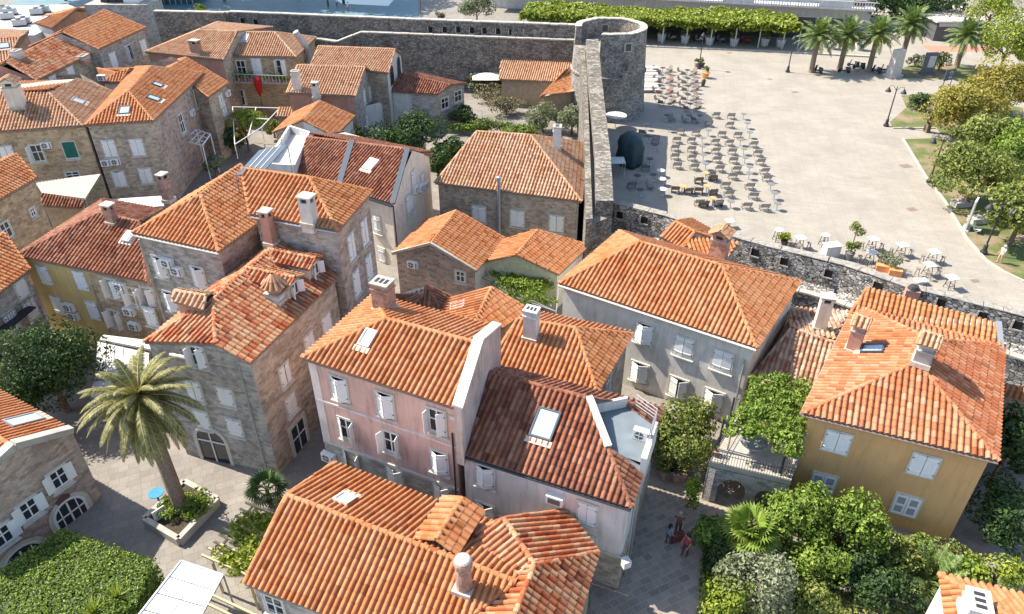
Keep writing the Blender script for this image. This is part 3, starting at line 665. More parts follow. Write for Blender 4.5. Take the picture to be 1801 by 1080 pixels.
# --- pyramid roofed house
z=11.; e0,e1,e2=q3((233,410,z),(385,443,z),(463,386,z)); f=slope(e1,e2,.42); r0,r1=f.hit(353,343),f.hit(424,290); e2b=e1+(e2-e1)*1.18; e3=e0+(e2b-e1)
F=[[e1,e2b,r1,r0],[e0,e1,r0],[e3,e0,r0,r1]]; ft=inset([e0,e1,e2b,e3],.2)
for p in ft: p.z=z+.05
rg=lerp(ft[2],ft[3],.5); rg.z=r1.z-.06; ft.insert(3,rg)
h=House('stone_house','grey stone house with pyramid roof and tall brick chimney behind the yellow house','house',ft,F,[STONE_G,STONE_P,STONE_P,STONE_P,STONE_P],TILE_ORANGE)
h.wins(0,[(283,469,'left'),(351,487,'left'),(302,530,'ajar'),(266,557,'closed')],.9,1.4); h.ac(0,(298,460),(315,474)); h.gutter(e0,e1,.08,FRAME); h.pipe(0,246,420,r=.07,mat=COPING)
h.chim(2,297,352,305,.75,.62,'box')
# --- yellow house
z=7.; e0,e1=q3((29,450,z),(258,496,z)); f=slope(e0,e1,.42); r0,r1=f.hit(176,375),f.hit(246,391); e3,e2=P(181,352,z),P(285,369,z)
h=mk3('town_house','yellow rendered house joined to a bare stone half under one brown tiled roof',[e0,e1,e2,e3],[r0,r1],'hipL',[YELLOW,STONE,STONE,STONE,STONE],TILE_BROWN)
pl,d,rz=h.wp(0); a=h.at(0,163,500); b=h.foot[1]; mb=MB(); c=(a+b)/2+pl.n*.02; mb.box((c.x,c.y,3.45),((b.x-a.x)/d.x,.06,6.9),rz); h.part('stone_front',mb,[STONE_Y])
h.wins(0,[(79,483),(143,493),(103,536),(165,546)],.95,1.5,fw=.06,sill=False)
h.wins(0,[(200,506,'half'),(262,521,'half'),(205,560,'open'),(237,521,'open')],.9,1.4,fw=.1); h.ac(0,(215,502),(240,571),(231,545),(125,538),(133,553))
h.chim(0,199,392,358,.65,.55,'box',capm=CREAM); h.vent(0,229,420,.7)
h.part('drainpipe',MB().tube([a+pl.n*.1+V((0,0,0)),V((a.x,a.y,0))+pl.n*.1],.05),[METAL])
# --- left edge houses
def sidehouse(name,label,z,k,ea,eb,ra,rb,wall,tile,**kw):
    return mk(name,label,z,k,[ea,eb,None,None],[ra,rb],kw.pop('kind','gable'),wall,tile,**kw)
h=sidehouse('stone_house','golden stone house cut by the left picture edge, upper of the two there',8.,.42,(-60,386),(65,314),(-90,330),(30,272),STONE_Y,TILE_ORANGE)
h.win(0,57,373,.5,.7,'sash'); h.wins(0,[(10,405,'sash')],.9,1.3)
p=h.foot; 
h=sidehouse('stone_house','grey stone house at the left edge with roof below the golden stone house',6.6,.42,(-80,575),(54,474),(-110,500),(8,410),STONE_G,TILE_ORANGE)
h.wins(0,[(36,506),(54,544),(20,565)],.9,1.4)
p=h.at(0,18,560); pl,d,rz=h.wp(0); mb=MB(); 
for i in range(8): q=p+d*(-1.6+i*.42)+pl.n*.7; mb.tube([q,q+V((0,0,.9))],.02,4)
for zz in(0,.9): mb.tube([p-d*1.6+pl.n*.7+V((0,0,zz)),p+d*1.4+pl.n*.7+V((0,0,zz))],.025,4)
mb.box(p+pl.n*.35-V((0,0,.06)),(3.1,.75,.1),rz); h.part('balcony',mb,[DARKM])
# --- big stone block upper left (two joined houses)
z=8.5; e0,e1,em,ek=q3((-70,237,z),(146,222,z),(198,161,z),(-70,150,z)); f=slope(e0,e1,.36); r0,r1=f.hit(-60,163),f.hit(86,164); rm=lerp(r1,em,.0); q=P(135,139,z+1.35)
F=[[e0,e1,r1,r0],[e1,em,q,r1],[q,em,ek,r0,r1]]; F=[[e0,e1,r1,r0],[e1,em,q,r1]]
ft=[e0+V((0,.2,0)),e1+V((0,.2,0)),em,P(140,130,z),ek]; ft=[V((p.x,p.y,z+.04)) for p in ft]
h=House('stone_house','long stone house at left edge with large house shaped chimney and a green window blind','house',ft,F,[STONE_Y,STONE,STONE,STONE,STONE],TILE_PALE)
F2=[[r0,r1,q,ek]]; h.part('back_roof',roof_mesh(F2),[TILE_ORANGE,UNDER,MORTAR],h.roof)
h.wins(0,[(14,272),(67,269,'open')],1.05,1.6); o=h.win(0,124,264,1.05,1.6,'sash'); pl,d,rz=h.wp(0); c=h.at(0,124,263)+pl.n*.09; h.part('green_blind',MB().box(c,(1.05,.05,1.5),rz),[plain('green fabric blind',(.015,.12,.085),.8)]); h.ac(0,(82,254)); h.wins(0,[(128,308,'sash')],1.2,.7)
h.chim(0,33,188,137,1.3,1.1,'house',mat=CREAM); h.sky(1,137,180,.9,1.0,mat=METAL)
e0,e1,e2=q3((150,221,z),(270,213,z),(358,129,z)); f=slope(e1,e2,.4); r0,r1=f.hit(226,161),f.hit(266,117); e3=P(240,118,z); em=P(198,161,z)
F=[[e1,e2,r1,r0],[e0,e1,r0],[e3,e0,r0,r1]]; ft=inset([e0,e1,e2,e3],.15); ft=[V((p.x,p.y,z+.04)) for p in ft]; rg=lerp(ft[2],ft[3],.4); rg.z=r1.z-.06; ft.insert(3,rg)
h=House('stone_house','rough stone corner house with three roof windows beside a fenced court','house',ft,F,[STONE,STONE_P,STONE,STONE,STONE],TILE_ORANGE)
h.wins(0,[(193,261),(242,259)],1.05,1.55); h.ac(0,(187,285),(204,283)); h.wins(0,[(210,314,'ajar'),(257,309)],1.05,1.5)
h.wins(1,[(346,172,'sash'),(319,217,'sash')],1.0,1.9); h.ac(1,(335,198),(355,147),(360,200)); h.sky(1,220,196,.9,1.1); h.sky(0,277,151,.7,.9); h.sky(0,270,175,.8,1.1)
pl,d,rz=h.wp(1); p=h.at(1,366,135)+pl.n*.25; h.part('flue_pipe',MB().tube([(p.x,p.y,2.),(p.x,p.y,p.z+.6)],.2,8),[plain('rusty dark pipe',(.09,.06,.05),.7)])
z=7.4; e0,e1=q3((367,171,z),(402,146,z)); f=slope(e0,e1,.4); r0,r1=f.hit(300,120),f.hit(328,102)
h=mk3('stone_house','small stone annex with sloping tiled roof behind the rough stone corner house',[e0,e1,r1+V((-1.5,1.5,-.6)),r0+V((-1.5,0,-.6))],[r0,r1],'gable',STONE,TILE_ORANGE)
h.wins(0,[(388,177),(393,190,'closed')],.8,1.3); h.ac(0,(398,164))
z=8.2; h=mk('stone_house','small tiled roof and white back wall wedged between the two big stone houses',z,.4,[(180,146),(212,145),(250,122),(172,121)],[(205,128),(228,122)],'hip',WHITE,TILE_ORANGE); h.ac(0,(180,136))
# --- top left houses
h=sidehouse('stone_house','stone house with worn tile roof and two chimneys in the upper left',9.,.4,(65,142),(172,89),(12,110),(111,58),[STONE,STONE,STONE,STONE,ROSE,ROSE],TILE_MIX)
h.wins(0,[(94.5,147),(125,131)],1.1,1.7); h.chim(0,32,102,88,1.,.8,'slab',mat=WHITE); h.chim(0,146,102,97,1.2,.8,'slab',mat=ROSE,capm=COPING)
h=sidehouse('stone_house','grey stone house with smooth new orange roof, farthest upper left beside rooftop cooling units',9.6,.36,(174,87),(257,49),(111,57),(184,18),[STONE_G]*6,TILE_ORANGE)
h.wins(0,[(199,106),(226,93,'half'),(252,83)],1.1,1.7)
h=mk('stone_house','tiled house with small skylight cut by left edge above the long stone house',8.2,.4,[(-60,120),(10,112),(51,56),(-40,50)],[(-30,70),(35,66)],'hip',ROSE,TILE_PALE); h.sky(0,8,82,1.,1.)
h=mk('flat_roof_building','low block with gently sloped orange roof beside the white flat roof',7.6,.2,[(60,41),(92,51),(156,18),(122,11)],[(74,36),(138,14)],'gable',[WHITE,ROSE,ROSE,WHITE,WHITE,WHITE],TILE_ORANGE)
ft=q3((-60,60,6.6),(60,62,6.6),(150,20,6.6),(120,8,6.6),(-60,12,6.6)); h=House('flat_roof_building','white flat roofed building at the top left corner crowded with cooling machinery','building',ft,[],WHITE,top=True)
for x,y in((8,22),(20,26),(66,26),(78,22),(36,46),(44,42),(14,34)):
    p=P(x,y,6.6); mb=MB(); mb.box((p.x,p.y,7.15),(1.7,.9,.8),.3); mb.box((p.x,p.y,6.7),(1.8,1.,.16),.3,1); mb.lathe((p.x,p.y,0),[(.34,7.55),(.34,7.65),(.25,7.65)],10,1); mb.box((p.x-.3,p.y-.48,7.15),(.7,.03,.55),.3,1); h.part('cooling_unit',mb,[METAL,DARKM])
# --- house with flower balcony
z=8.; e0,e1=q3((255,92,z),(393,106,z)); f=slope(e0,e1,.36); r0,r1=f.hit(352,53),f.hit(417,56); e2,e3=e1+V((2,15,0)),e0+V((4,15,0))
h=mk3('stone_house','wide tiled house with rose brick wall under the rear city wall',[e0,e1,e2,e3],[r0,r1],'hipL',[ROSE,STONE,STONE,STONE,STONE],TILE_PALE); h.chim(0,347,95,70,1.1,.8,'box',mat=ROSE)
z=7.7; e0,e1,e2=q3((402,99,z),(521,101,z),(556,66,z)); f=slope(e0,e1,.36); r0,r1=f.hit(417,57),f.hit(483,57)
h=mk3('stone_house','stone house with planted balcony and hanging red parasol under the rear city wall',[e0,e1,e2,e0+(e2-e1)],[r0,r1],'hipR',STONE_Y,TILE_PALE)
h.sky(0,428,68,1.2,1.2,mat=WHITE); pl,d,rz=h.wp(0)
h.wins(0,[(425,120,'dark'),(452,116),(495,119,'half')],1.1,1.9); h.win(0,425,171,1.,1.9,'open')
a,b=h.at(0,402,139),h.at(0,510,143); mb=MB(); m=(a+b)/2+pl.n*.55; l=(b-a).length; mb.box(m,(l,1.2,.16),rz); 
for i in range(19):
    q=lerp(a,b,i/18)+pl.n*1.1; mb.tube([q,q+V((0,0,1.0))],.025,4,1)
mb.tube([a+pl.n*1.1+V((0,0,1)),b+pl.n*1.1+V((0,0,1))],.04,5,1); h.part('balcony',mb,[COPING,WHITE])
balc=(h,a,b,pl.n)
h.part('vent_duct',MB().tube([h.at(1,538,150)+V((.5,-.3,0)),h.at(1,538,100)+V((.5,-.3,0)),h.at(1,536,85)+V((.3,-.4,.2)),h.at(1,528,70)+V((-.5,.3,.9))],.38,8),[METAL])
# --- houses right of it
z=7.; h=mk('white_house','tiled house with two arched openings in its right gable below the rear wall',z,.36,[(547,114),(683,129),(709,97),None],[(560,82),(695,87)],'gable',[STONE,WHITE,WHITE,STONE,STONE,STONE],TILE_PALE)
for i,x,y in((1,689,131),(2,701,115)):
    pl,d,rz=h.wp(i); p=h.at(i,x,y); mb=MB(); w=.85
    arch=lambda w,o:[p+d*(w*math.cos(math.pi*k/10))+V((0,0,.2+w*math.sin(math.pi*k/10)))+pl.n*o for k in range(11)]+[p-d*w-V((0,0,1.2))+pl.n*o,p+d*w-V((0,0,1.2))+pl.n*o]
    mb.poly(arch(w,.03),1); a1=arch(w+.18,.02); mb.poly(a1,0); h.part('arched_opening',mb,[FRAME,PANE])
z=6.2; h=mk('stone_house','tiled house with two pale chimneys and an outside door up white stairs',z,.36,[(504,164),(625,169.5),(657,128),None],[(523,115),(642,119)],'gable',[ROSE,STONE_G,STONE_G,STONE,STONE,STONE],TILE_PALE)
h.chim(0,524,158,124,.8,.7,'slab',mat=CREAM); h.chim(0,557,172,144,.7,.6,'box',mat=CREAM); h.wins(1,[(640,170),(650,163)],.8,1.6); h.win(1,645,216,.9,1.8,'closed')
z=4.4; h=mk('white_house','low white and stone house with reddish roof and two dark gable windows',z,.3,[(685,161),(768,167),(820,147),(739,131)],[(706,130),(792,149)],'gable',[WHITE,STONE_G,STONE_G,STONE,WHITE,WHITE],TILE_BROWN)
a=h.at(0,725,180); b=h.foot[1]; pl,d,rz=h.wp(0); c=(a+b)/2+pl.n*.02; h.part('stone_front',MB().box((c.x,c.y,2.1),((b-a).dot(d),.08,4.2),rz),[STONE_G])
h.wins(1,[(782,181,'dark')],1.3,1.3,fw=.12); h.wins(2,[(805,169,'dark')],1.3,1.3,fw=.12)
# outside stair
mb=MB(); a,b=P(660,190,2.6),P(716,212,0); d=V((b.x-a.x,b.y-a.y,0)); n=12; rz=math.atan2(d.y,d.x)
for i in range(n):
    p=a+d*((i+.5)/n); hh=2.6*(1-i/n); mb.box((p.x,p.y,hh/2),(d.length/n+.01,1.2,hh),rz)
dn=V((d.y,-d.x,0)).normalized(); pts=[a+dn*.7,a+d+dn*.7]; mb.add([(pts[0].x,pts[0].y,0),(pts[1].x,pts[1].y,0),(pts[1].x,pts[1].y,.9),(pts[0].x,pts[0].y,3.5)],[(0,1,2,3)],1); p=a-d.normalized()*1.1; mb.box((p.x,p.y,1.3),(2.2,2.4,2.6),rz,1); mb.box((p.x+dn.x*1.2,p.y+dn.y*1.2,3.1),(2.2,.12,1.),rz,1)
st=mb.build('stone_staircase',[COPING,WHITE],base=a,loc=a); tag(st,'white outside stair with solid parapet beside the low white house','staircase')
z=5.; h=mk('town_house','small orange roofed house with white right gable in the middle of the upper town',z,.4,[(590,240),(624,205),None,None],[(533,212),(562,178)],'gable',[WHITE,STONE,STONE,STONE,STONE,WHITE],TILE_ORANGE)
ft=q3((487,206,3.6),(537,207,3.6),(546,189,4.2),(491,189,4.2)); h=House('shed','small lean-to with pale tiled roof between court trellis and small orange roof','shed',[p-V((0,0,.1)) for p in inset(ft,.1)],[ft],ROSE,TILE_PALE)
# --- brown roofed house (two halves)
z=6.2; e0,e1,e2=q3((519,306,z),(690,360,z),(760,274,z)); f=slope(e0,e1,.42); r0,r1=f.hit(541,242),f.hit(717,263); e3=e0+(e2-e1); e2=e1+(e2-e1)*1.0
h=mk3('town_house','cream house with brown ridge roof split by a dark gutter and a white skylight',[e0,e1,e2,e3],[r0,r1],'gable',[CREAM,CREAM,CREAM,CREAM,WHITE,WHITE],TILE_BROWN); brownh=h
h.sky(0,653,291,.95,1.2,mat=CREAM); a=lerp(e0,e1,.47); b=lerp(r0,r1,.46); mb=MB(); mb.bar(a+V((0,0,.18)),b+V((0,0,.18)),.5,.2); h.part('roof_gutter',mb,[BLUEG],h.roof)
mb=MB(); mb.bar(e1+V((0,0,.1)),r1+V((0,0,.1)),.45,.16); mb.bar(e1-V((0,0,.12)),lerp(e0,e1,.5)-V((0,0,.12)),.2,.2); h.part('verge_flashing',mb,[BLUEG],h.roof)
h.wins(1,[(726,313),(742,318),(717,358),(722,355)],.75,1.3); h.wins(1,[(717,362)],.75,1.8); h.ac(1,(727,333),(737,330)); h.ac(2,(745,326)); h.wins(0,[(664,395),(672,450)],.7,1.5); h.pipe(0,693,362,r=.06,mat=DARKM)
pl,d,rz=h.wp(1); 
ft=q3((470,300,6.8),(519,303,6.8),(545,244,6.8),(511,233,6.8)); h=House('white_house','plain white walled roof terrace behind the solar panel','house',[V((p.x,p.y,6.8)) for p in ft],[],WHITE,top=True)
mb=MB()
for i in range(4): wallseg(mb,ft[i],ft[(i+1)%4],6.8,7.5,.2)
h.part('parapet',mb,[WHITE]); p=P(503,290,6.8); h.part('aerial_mast',MB().tube([p,p+V((0,0,2.6))],.03).tube([p+V((-.5,0,2.3)),p+V((.5,0,2.3))],.02),[METAL])
# --- stone house by the fortress wall
z=5.; h=mk('stone_house','wide hip roofed stone house with white chimney and three shuttered windows by the fortress wall',z,.42,[(765,322),(1023,355),(1031,252),None],[(839,232),(933,238)],'hip',STONE,TILE_PALE,depth=9.5)
h.wins(0,[(843,376),(910,384),(979,393)],1.2,1.5); h.chim(2,979,262,221,.8,.7,'slab',mat=WHITE); p=h.at(0,879,345)+h.wp(0)[0].n*.25
h.part('flue_pipe',MB().tube([(p.x,p.y,.5),(p.x,p.y,6.1)],.16,8).lathe((p.x,p.y,6.1),[(.22,0),(.22,.25),(.05,.35)],8),[METAL]); h.pipe(0,1017,365)
p,sx,t,n=h.onroof(3,785,285)
# --- small gable house
z=3.9; e0,e1,e2=q3((838,477,z),(887,419,z),(745,398,z)); f=slope(e0,e1,.42); r0,r1=f.hit(757,430),f.hit(802,371); e3=P(690,446,z)
h=mk3('stone_house','small stone gable house with split orange roof standing in the middle of the town',[e0,e1,e3+(e1-e0),e3],[r0,r1],'gable',[WHITE,STONE_P,STONE_P,STONE_P,STONE_P,STONE_P],TILE_ORANGE)
mb=MB(); mb.bar(e0+V((0,0,.05)),r0+V((0,0,.1)),.22,.2); mb.bar(e3+V((0,0,.05)),r0+V((0,0,.1)),.22,.2); h.part('verge_coping',mb,[COPING],h.roof); h.win(5,810,486,.75,.95,'sash',fw=.12); h.ac(4,(728,463))
# --- low gable roofs by the vine
z=3.4; e0,e1=q3((983,483,z),(1037,432,z)); f=slope(e0,e1,.4); r0,r1=f.hit(908,448),f.hit(945,405)
h=mk3('garden_house','low orange gable roof with pale green front beside the big hipped house',[e0,e1,V((2*r1.x-e1.x,2*r1.y-e1.y,z)),V((2*r0.x-e0.x,2*r0.y-e0.y,z))],[r0,r1],'gable',[GREYW]+[plain('pale green render',(.45,.47,.33),.9)]*5,TILE_ORANGE)
for p in (): pass
# --- main hipped house
z=6.5; e0,e1,e2=q3((983,499,z),(1331,613,z),(1408,496,z)); f=slope(e0,e1,.42); r0,r1=f.hit(1125,426),f.hit(1270,468)
h=mk3('town_house','large pale grey rendered house with broad orange hip roof beside the city wall',[e0,e1,e2,e0+(e2-e1)],[r0,r1],'hip',GREYW,TILE_ORANGE); mainh=h
h.wins(0,[(1133,586,'ajar'),(1203,609,'closed'),(1271,634,'closed'),(1125,654,'ajar'),(1193,681,'left'),(1255,703,'ajar')],1.15,1.45); h.gutter(e0,e1,.09,FRAME); h.pipe(0,1311,632,r=.06)
h.chim(1,1262,456,402,1.1,1.,'house',mat=BRICKP)
z=5.6; a,b,c,d_=q3((1163,417,z),(1200,438,z),(1276,458,z),(1297,432,z)); r0,r1=q3((1190,391,z+1.),(1222,408,z+1.)); r1=P(1222,408,z+.95); r0=P(1188,390,z+.95)
e3=P(1215,385,z); h=House('stone_house','little hipped roof with worn pale tiles squeezed against the city wall','house',[V((p.x,p.y,z)) for p in inset([a,b,c,d_,e3],.15)],[[a,b,r1,r0],[b,c,d_,r1],[d_,e3,r0,r1]],STONE,TILE_ORANGE)
# --- orange roofs behind the pink house
z=6.; e0,e1,e2=q3((862,639,z),(1051,690,z),(1112,588,z)); f=slope(e0,e1,.42); r0,r1=f.hit(912,561),f.hit(1013,578)
h=mk3('town_house','orange hip roofed house with white chimney behind the white extension',[e0,e1,e2,e0+(e2-e1)],[r0,r1],'hip',[GREYW,STONE,STONE,STONE],TILE_ORANGE); h.chim(0,934,594,543,.78,.65,'slab',mat=WHITE,capm=WHITE); h.win(1,1068,675,.7,1.6,'dark')
z=5.6; e0,e1=q3((885,577,z),(930,545,z)); f=slope(e0,e1,.42); r0,r1=f.hit(833,570),f.hit(865,506); 
h=mk3('town_house','orange gable roof with small roof window between the pink house and the vine pergola',[e0,e1,*q3((792,527,z),(771,556,z))],[r0,r1],'gable',STONE,TILE_ORANGE); h.sky(1,806,541,.8,.9,mat=METAL)
z=4.6; h=mk('stone_house','low dark shaded roof behind the pink house chimney',z,.4,[(700,556),(782,557),(793,522),(690,520)],[(748,520),(750,503)],'hip',STONE_P,TILE_BROWN)
# --- ochre house
z=6.5; e0,e1,e2,e3=q3((1411,727,z),(1756,811,z),(1764,609,z),(1505,536,z)); f=slope(e0,e1,.45); a=f.hit(1612,637); b=P(1633,597,a.z+.05)
h=House('town_house','ochre yellow villa with pyramid roof, white shutters and two tile capped chimneys','house',[V((p.x,p.y,z+.05)) for p in inset([e0,e1,e2,e3],.3)],[[e0,e1,a],[e1,e2,b,a],[e2,e3,b],[e3,e0,a,b]],OCHRE,tilemat('mortar flecked orange tile',[(.37,.115,.045),(.42,.145,.06),(.45,.18,.085),(.48,.23,.13),(.39,.12,.048)],age=.45,palef=.12,darkf=.2))
h.wins(0,[(1472,777,'closed'),(1624,818,'closed'),(1447,850,'lv'),(1593,888,'lv')],1.2,1.4,fw=.09,sill=False,jit=False); h.gutter(e0,e1,.07,UNDER); h.gutter(e3,e0,.08,METAL); h.pipe(0,1419,760,r=.06,mat=METAL)
h.chim(3,1500,614,560,.8,.7,'house',mat=ROSE); h.chim(3,1621,634,590,1.1,.8,'house',mat=METAL); h.sky(3,1536,617,.8,1.1)
z=6.6; t0,t1=q3((1525,507,z+.7),(1755,568,z+.7)); b0,b1=q3((1490,560,z-.1),(1760,622,z-.1)); h=House('annex','long lean-to with fresh orange tiles between the ochre villa and the city wall','annex',[V((p.x,p.y,z-.2)) for p in inset([b0,b1,t1,t0],.2)],[[b0,b1,t1,t0]],GREYW,TILE_ORANGE)
mb=MB(); mb.bar(t1+V((0,0,.1)),b1+V((0,0,.1)),.3,.16); h.part('verge_flashing',mb,[METAL],h.roof)
z=3.7; e0,e1=q3((1318,668,z),(1428,700,z)); f=slope(e0,e1,.36); r0,r1=f.hit(1391,578),f.hit(1467,603); t0,t1=q3((1388,545,z+.3),(1494,546,z+.3))
h=House('stone_house','low house with lichen mottled roof between the grey hip roof and the ochre villa','house',[V((p.x,p.y,z)) for p in inset([e0,e1,P(1490,556,z),P(1392,545,z)],.2)],[[e0,e1,r1,r0],[t1,t0,r0,r1]],STONE,TILE_LICHEN); h.chim(1,1441,576,520,.75,.7,'box',mat=CREAM)
ft=q3((1755,690,4.6),(1900,730,4.6),(1900,700,5.4),(1757,672,5.4)); h=House('stone_house','narrow orange roof at the right edge below the city wall','house',[p-V((0,0,.2)) for p in inset(ft,.1)],[ft],STONE,TILE_ORANGE)
# --- stone house lower left
z=5.2; c0=P(180,875,0); c1=P(0,1012,0); d=(c1-c0).normalized(); wp=Pl(V((d.y,-d.x,0)),c0); ap=wp.hit(25,787); co=wp.hit(129,742); co=V((c0.x,c0.y,z)); lft=ap+(ap-co); lft.z=z; pp=wp.n; pp=pp if pp.dot(V((0,0,0))-ap)>0 else -pp; bk=-pp*9
lft=V((ap.x+d.x*4.,ap.y+d.y*4.,z+.2))
F=[[co,co+bk,ap+bk,ap],[lft+bk,lft,ap,ap+bk]]; ft=[lft,co,co+bk,lft+bk]; apn=V((ap.x,ap.y,ap.z-.05)); 
h=House('stone_house','stone house with arched white doors and a coped gable at lower left','house',[V((lft.x,lft.y,z)),apn,co.copy(),co+bk,ap+bk-V((0,0,.06)),lft+bk],F,STONE_P,TILE_ORANGE)
mb=MB(); mb.bar(co+V((0,0,.16)),ap+V((0,0,.2)),.5,.34); mb.bar(ap+V((0,0,.2)),lft+V((0,0,.16)),.5,.34); h.part('gable_coping',mb,[COPING],h.roof)
h.wins(1,[(103,840,'flat'),(51,895,'flat')],.85,1.15,fw=.16); h.wins(0,[(4,942,'flat')],.85,1.15,fw=.16); h.sky(0,42,743,.9,1.6,mat=METAL)
pl,dv,rz=h.wp(1)
def archwin(h,i,x,y,w,hh,name):
    pl,d,rz=h.wp(i); p=h.at(i,x,y); mb=MB(); A=lambda w,o,b:[p+d*(w*math.cos(math.pi*k/12))+V((0,0,w*.9*math.sin(math.pi*k/12)))+pl.n*o for k in range(13)]+[p-d*w-V((0,0,b))+pl.n*o,p+d*w-V((0,0,b))+pl.n*o]
    mb.poly(A(w+.24,.05,hh),0); mb.poly(A(w,.065,hh),2); mb.poly(A(w-.16,.075,hh-.5),1)
    for xx in(-.5,0,.5): mb.box(p+d*(xx*w)+pl.n*.08-V((0,0,hh/2-.3)),(.1 if xx==0 else .06,.04,hh+w*.75*(1.05-abs(xx)*.55)),rz,2)
    mb.box(p+pl.n*.08-V((0,0,.1)),(2*w-.1,.04,.09),rz,2); return h.part(name,mb,[FRAME,PANE,SHUT])
archwin(h,1,122,898,.95,1.25,'arched_door'); archwin(h,1,42,985,1.15,.5,'arched_window')
p=h.at(1,110,878)+pl.n*.06; mb=MB(); mb.poly([p+dv*(.4*math.cos(t*.4189))+V((0,0,.3*math.sin(t*.4189))) for t in range(15)][::1]); h.part('round_sign',mb,[plain('brown sign board',(.13,.06,.05),.6)])
# --- bottom right house
z=5.; C=P(1653,1011,z); e1=P(1668,1125,z); t1=P(1870,1066,z); b=P(1830,1118,6.9); F=[[C,e1,b],[t1,C,b]]
h=House('white_house','white house with bright orange roof and white vent cut by the bottom right corner','house',[V((p.x,p.y,z-.05)) for p in inset([C,e1,V((b.x,b.y,z)),t1],.15)],F,WHITE,TILE_ORANGE); h.chim(0,1709,1082,1056,1.1,.8,'slab',mat=WHITE,capm=WHITE)
# ================================================================ GROUND
def sheet(name,pts,z,m): 
    mb=MB(); mb.poly([(p[0],p[1],z) for p in pts]); return tag(mb.build(name,[m]),kind='structure')
STREET=pave('grey street slabs',(.40,.33,.26),(.26,.22,.18),(.45,.38,.30),.62,.38,math.radians(-26),.3,.35,.02)
sheet('ground',[(-700,-90),(700,-90),(700,1600),(-700,1600)],0,pave('town paving',(.29,.26,.22),(.24,.215,.185),(.17,.155,.135),.8,.5,math.radians(-26),.5,.3))
PLAZA=pave('pale plaza slabs',(.355,.318,.262),(.325,.29,.237),(.225,.2,.163),1.3,.42,math.radians(12),.5,.2,.014)
sheet('plaza',[(8.4,56.2),(11,100),(9,150),(150,150),(150,-10),(70,18),(34.5,39.2)],.006,PLAZA)
sheet('street',[(3.,5),(11.5,5),(13,20),(14,30),(5,36),(4,24)],.005,STREET)
def px(*l,z=0): return [P(x,y,z) for x,y in l]
GRASS=None
m,nt,b=newmat('patchy park grass'); co=worldco(nt)
col=ramp(nt,noise(nt,co,.28,6,.65),[(.36,(.08,.11,.025)),(.48,(.13,.145,.04)),(.56,(.24,.18,.10)),(.68,(.27,.21,.13))]); f=noise(nt,co,5,4,.7)
col=mix(nt,.7,col,ramp(nt,f,[(.3,(.5,.5,.5)),(.65,(1,1,1))]),'MULTIPLY'); L(nt,col,b.inputs['Base Color']); b.inputs['Roughness'].default_value=.95; bump(nt,b,f,.6,.05); LAWN=m
sheet('lawn',px((1565,215),(1594,189),(1585,168),(1660,164),(1800,190),(1800,262),(1654,236),(1647,224),(1569,225)),.016,LAWN)
sheet('lawn',px((1588,245),(1650,243),(1800,270),(2000,330),(2100,560),(1801,496),(1765,479),(1733,458),(1700,420),(1662,355),(1628,311)),.016,LAWN)
sheet('lawn',px((1590,137),(1568,127),(1610,112),(1660,112),(1790,125),(1790,148),(1662,140)),.016,LAWN)
sheet('red_path',px((1620,80),(1745,82),(1745,90),(1640,92)),.018,plain('red brick path',(.42,.19,.13),.9,.15,2.))
mb=MB()
for l in (((1588,245),(1628,311),(1662,355),(1700,420),(1733,458),(1765,479),(1801,496)),((1570,226),(1645,226)),):
    w=px(*l)
    for a,b_ in zip(w,w[1:]): mb.bar(a+V((0,0,.06)),b_+V((0,0,.06)),.22,.14)
tag(mb.build('kerb',[COPING]),kind='structure')
# ================================================================ FORTRESS
LH=None
def loophole(root,p,rz,base,w=.42,h=.5,mat=DARKM):
    me=wmesh(('loophole',w,h),lambda mb:(mb.box((0,.0,0),(w,.06,h)),mb.box((-w/2-.05,-.02,0),(.1,.1,h+.1),mi=1),mb.box((0,-.02,-h/2-.05),(w+.2,.12,.1),mi=1)),[plain('deep dark opening',(.012,.011,.01),.9),COPING])
    mobj('loophole',me,root,p-base,rz)
def wallrun(mb,pts,z0,z1,t,mi=0):
    for i in range(len(pts)-1):
        a,b=pts[i],pts[i+1]; d=V((b.x-a.x,b.y-a.y)); l=d.length; d/=l; n=V((-d.y,d.x)); ta=z1 if z1 is not None else a.z; tb=z1 if z1 is not None else b.z
        e=.0
        v=[(a.x,a.y),(b.x+d.x*e,b.y+d.y*e),(b.x+n.x*t,b.y+n.y*t),(a.x+n.x*t,a.y+n.y*t)]
        vs=[(*p,z0) for p in v]+[(*v[0],ta),(*v[1],tb),(*v[2],tb),(*v[3],ta)]
        mb.add(vs,[(0,1,5,4),(1,2,6,5),(2,3,7,6),(3,0,4,7),(4,5,6,7)],mi)
def coping(mb,pts,w,h=.14,mi=0):
    for a,b in zip(pts,pts[1:]): 
        n=max(1,int((b-a).length/1.1))
        for i in range(n):
            p,q=lerp(a,b,i/n),lerp(a,b,(i+.97)/n); j=V((random.uniform(-.03,.03),random.uniform(-.03,.03),random.uniform(-.015,.02))); mb.bar(p+j,q+j,w,h,mi)
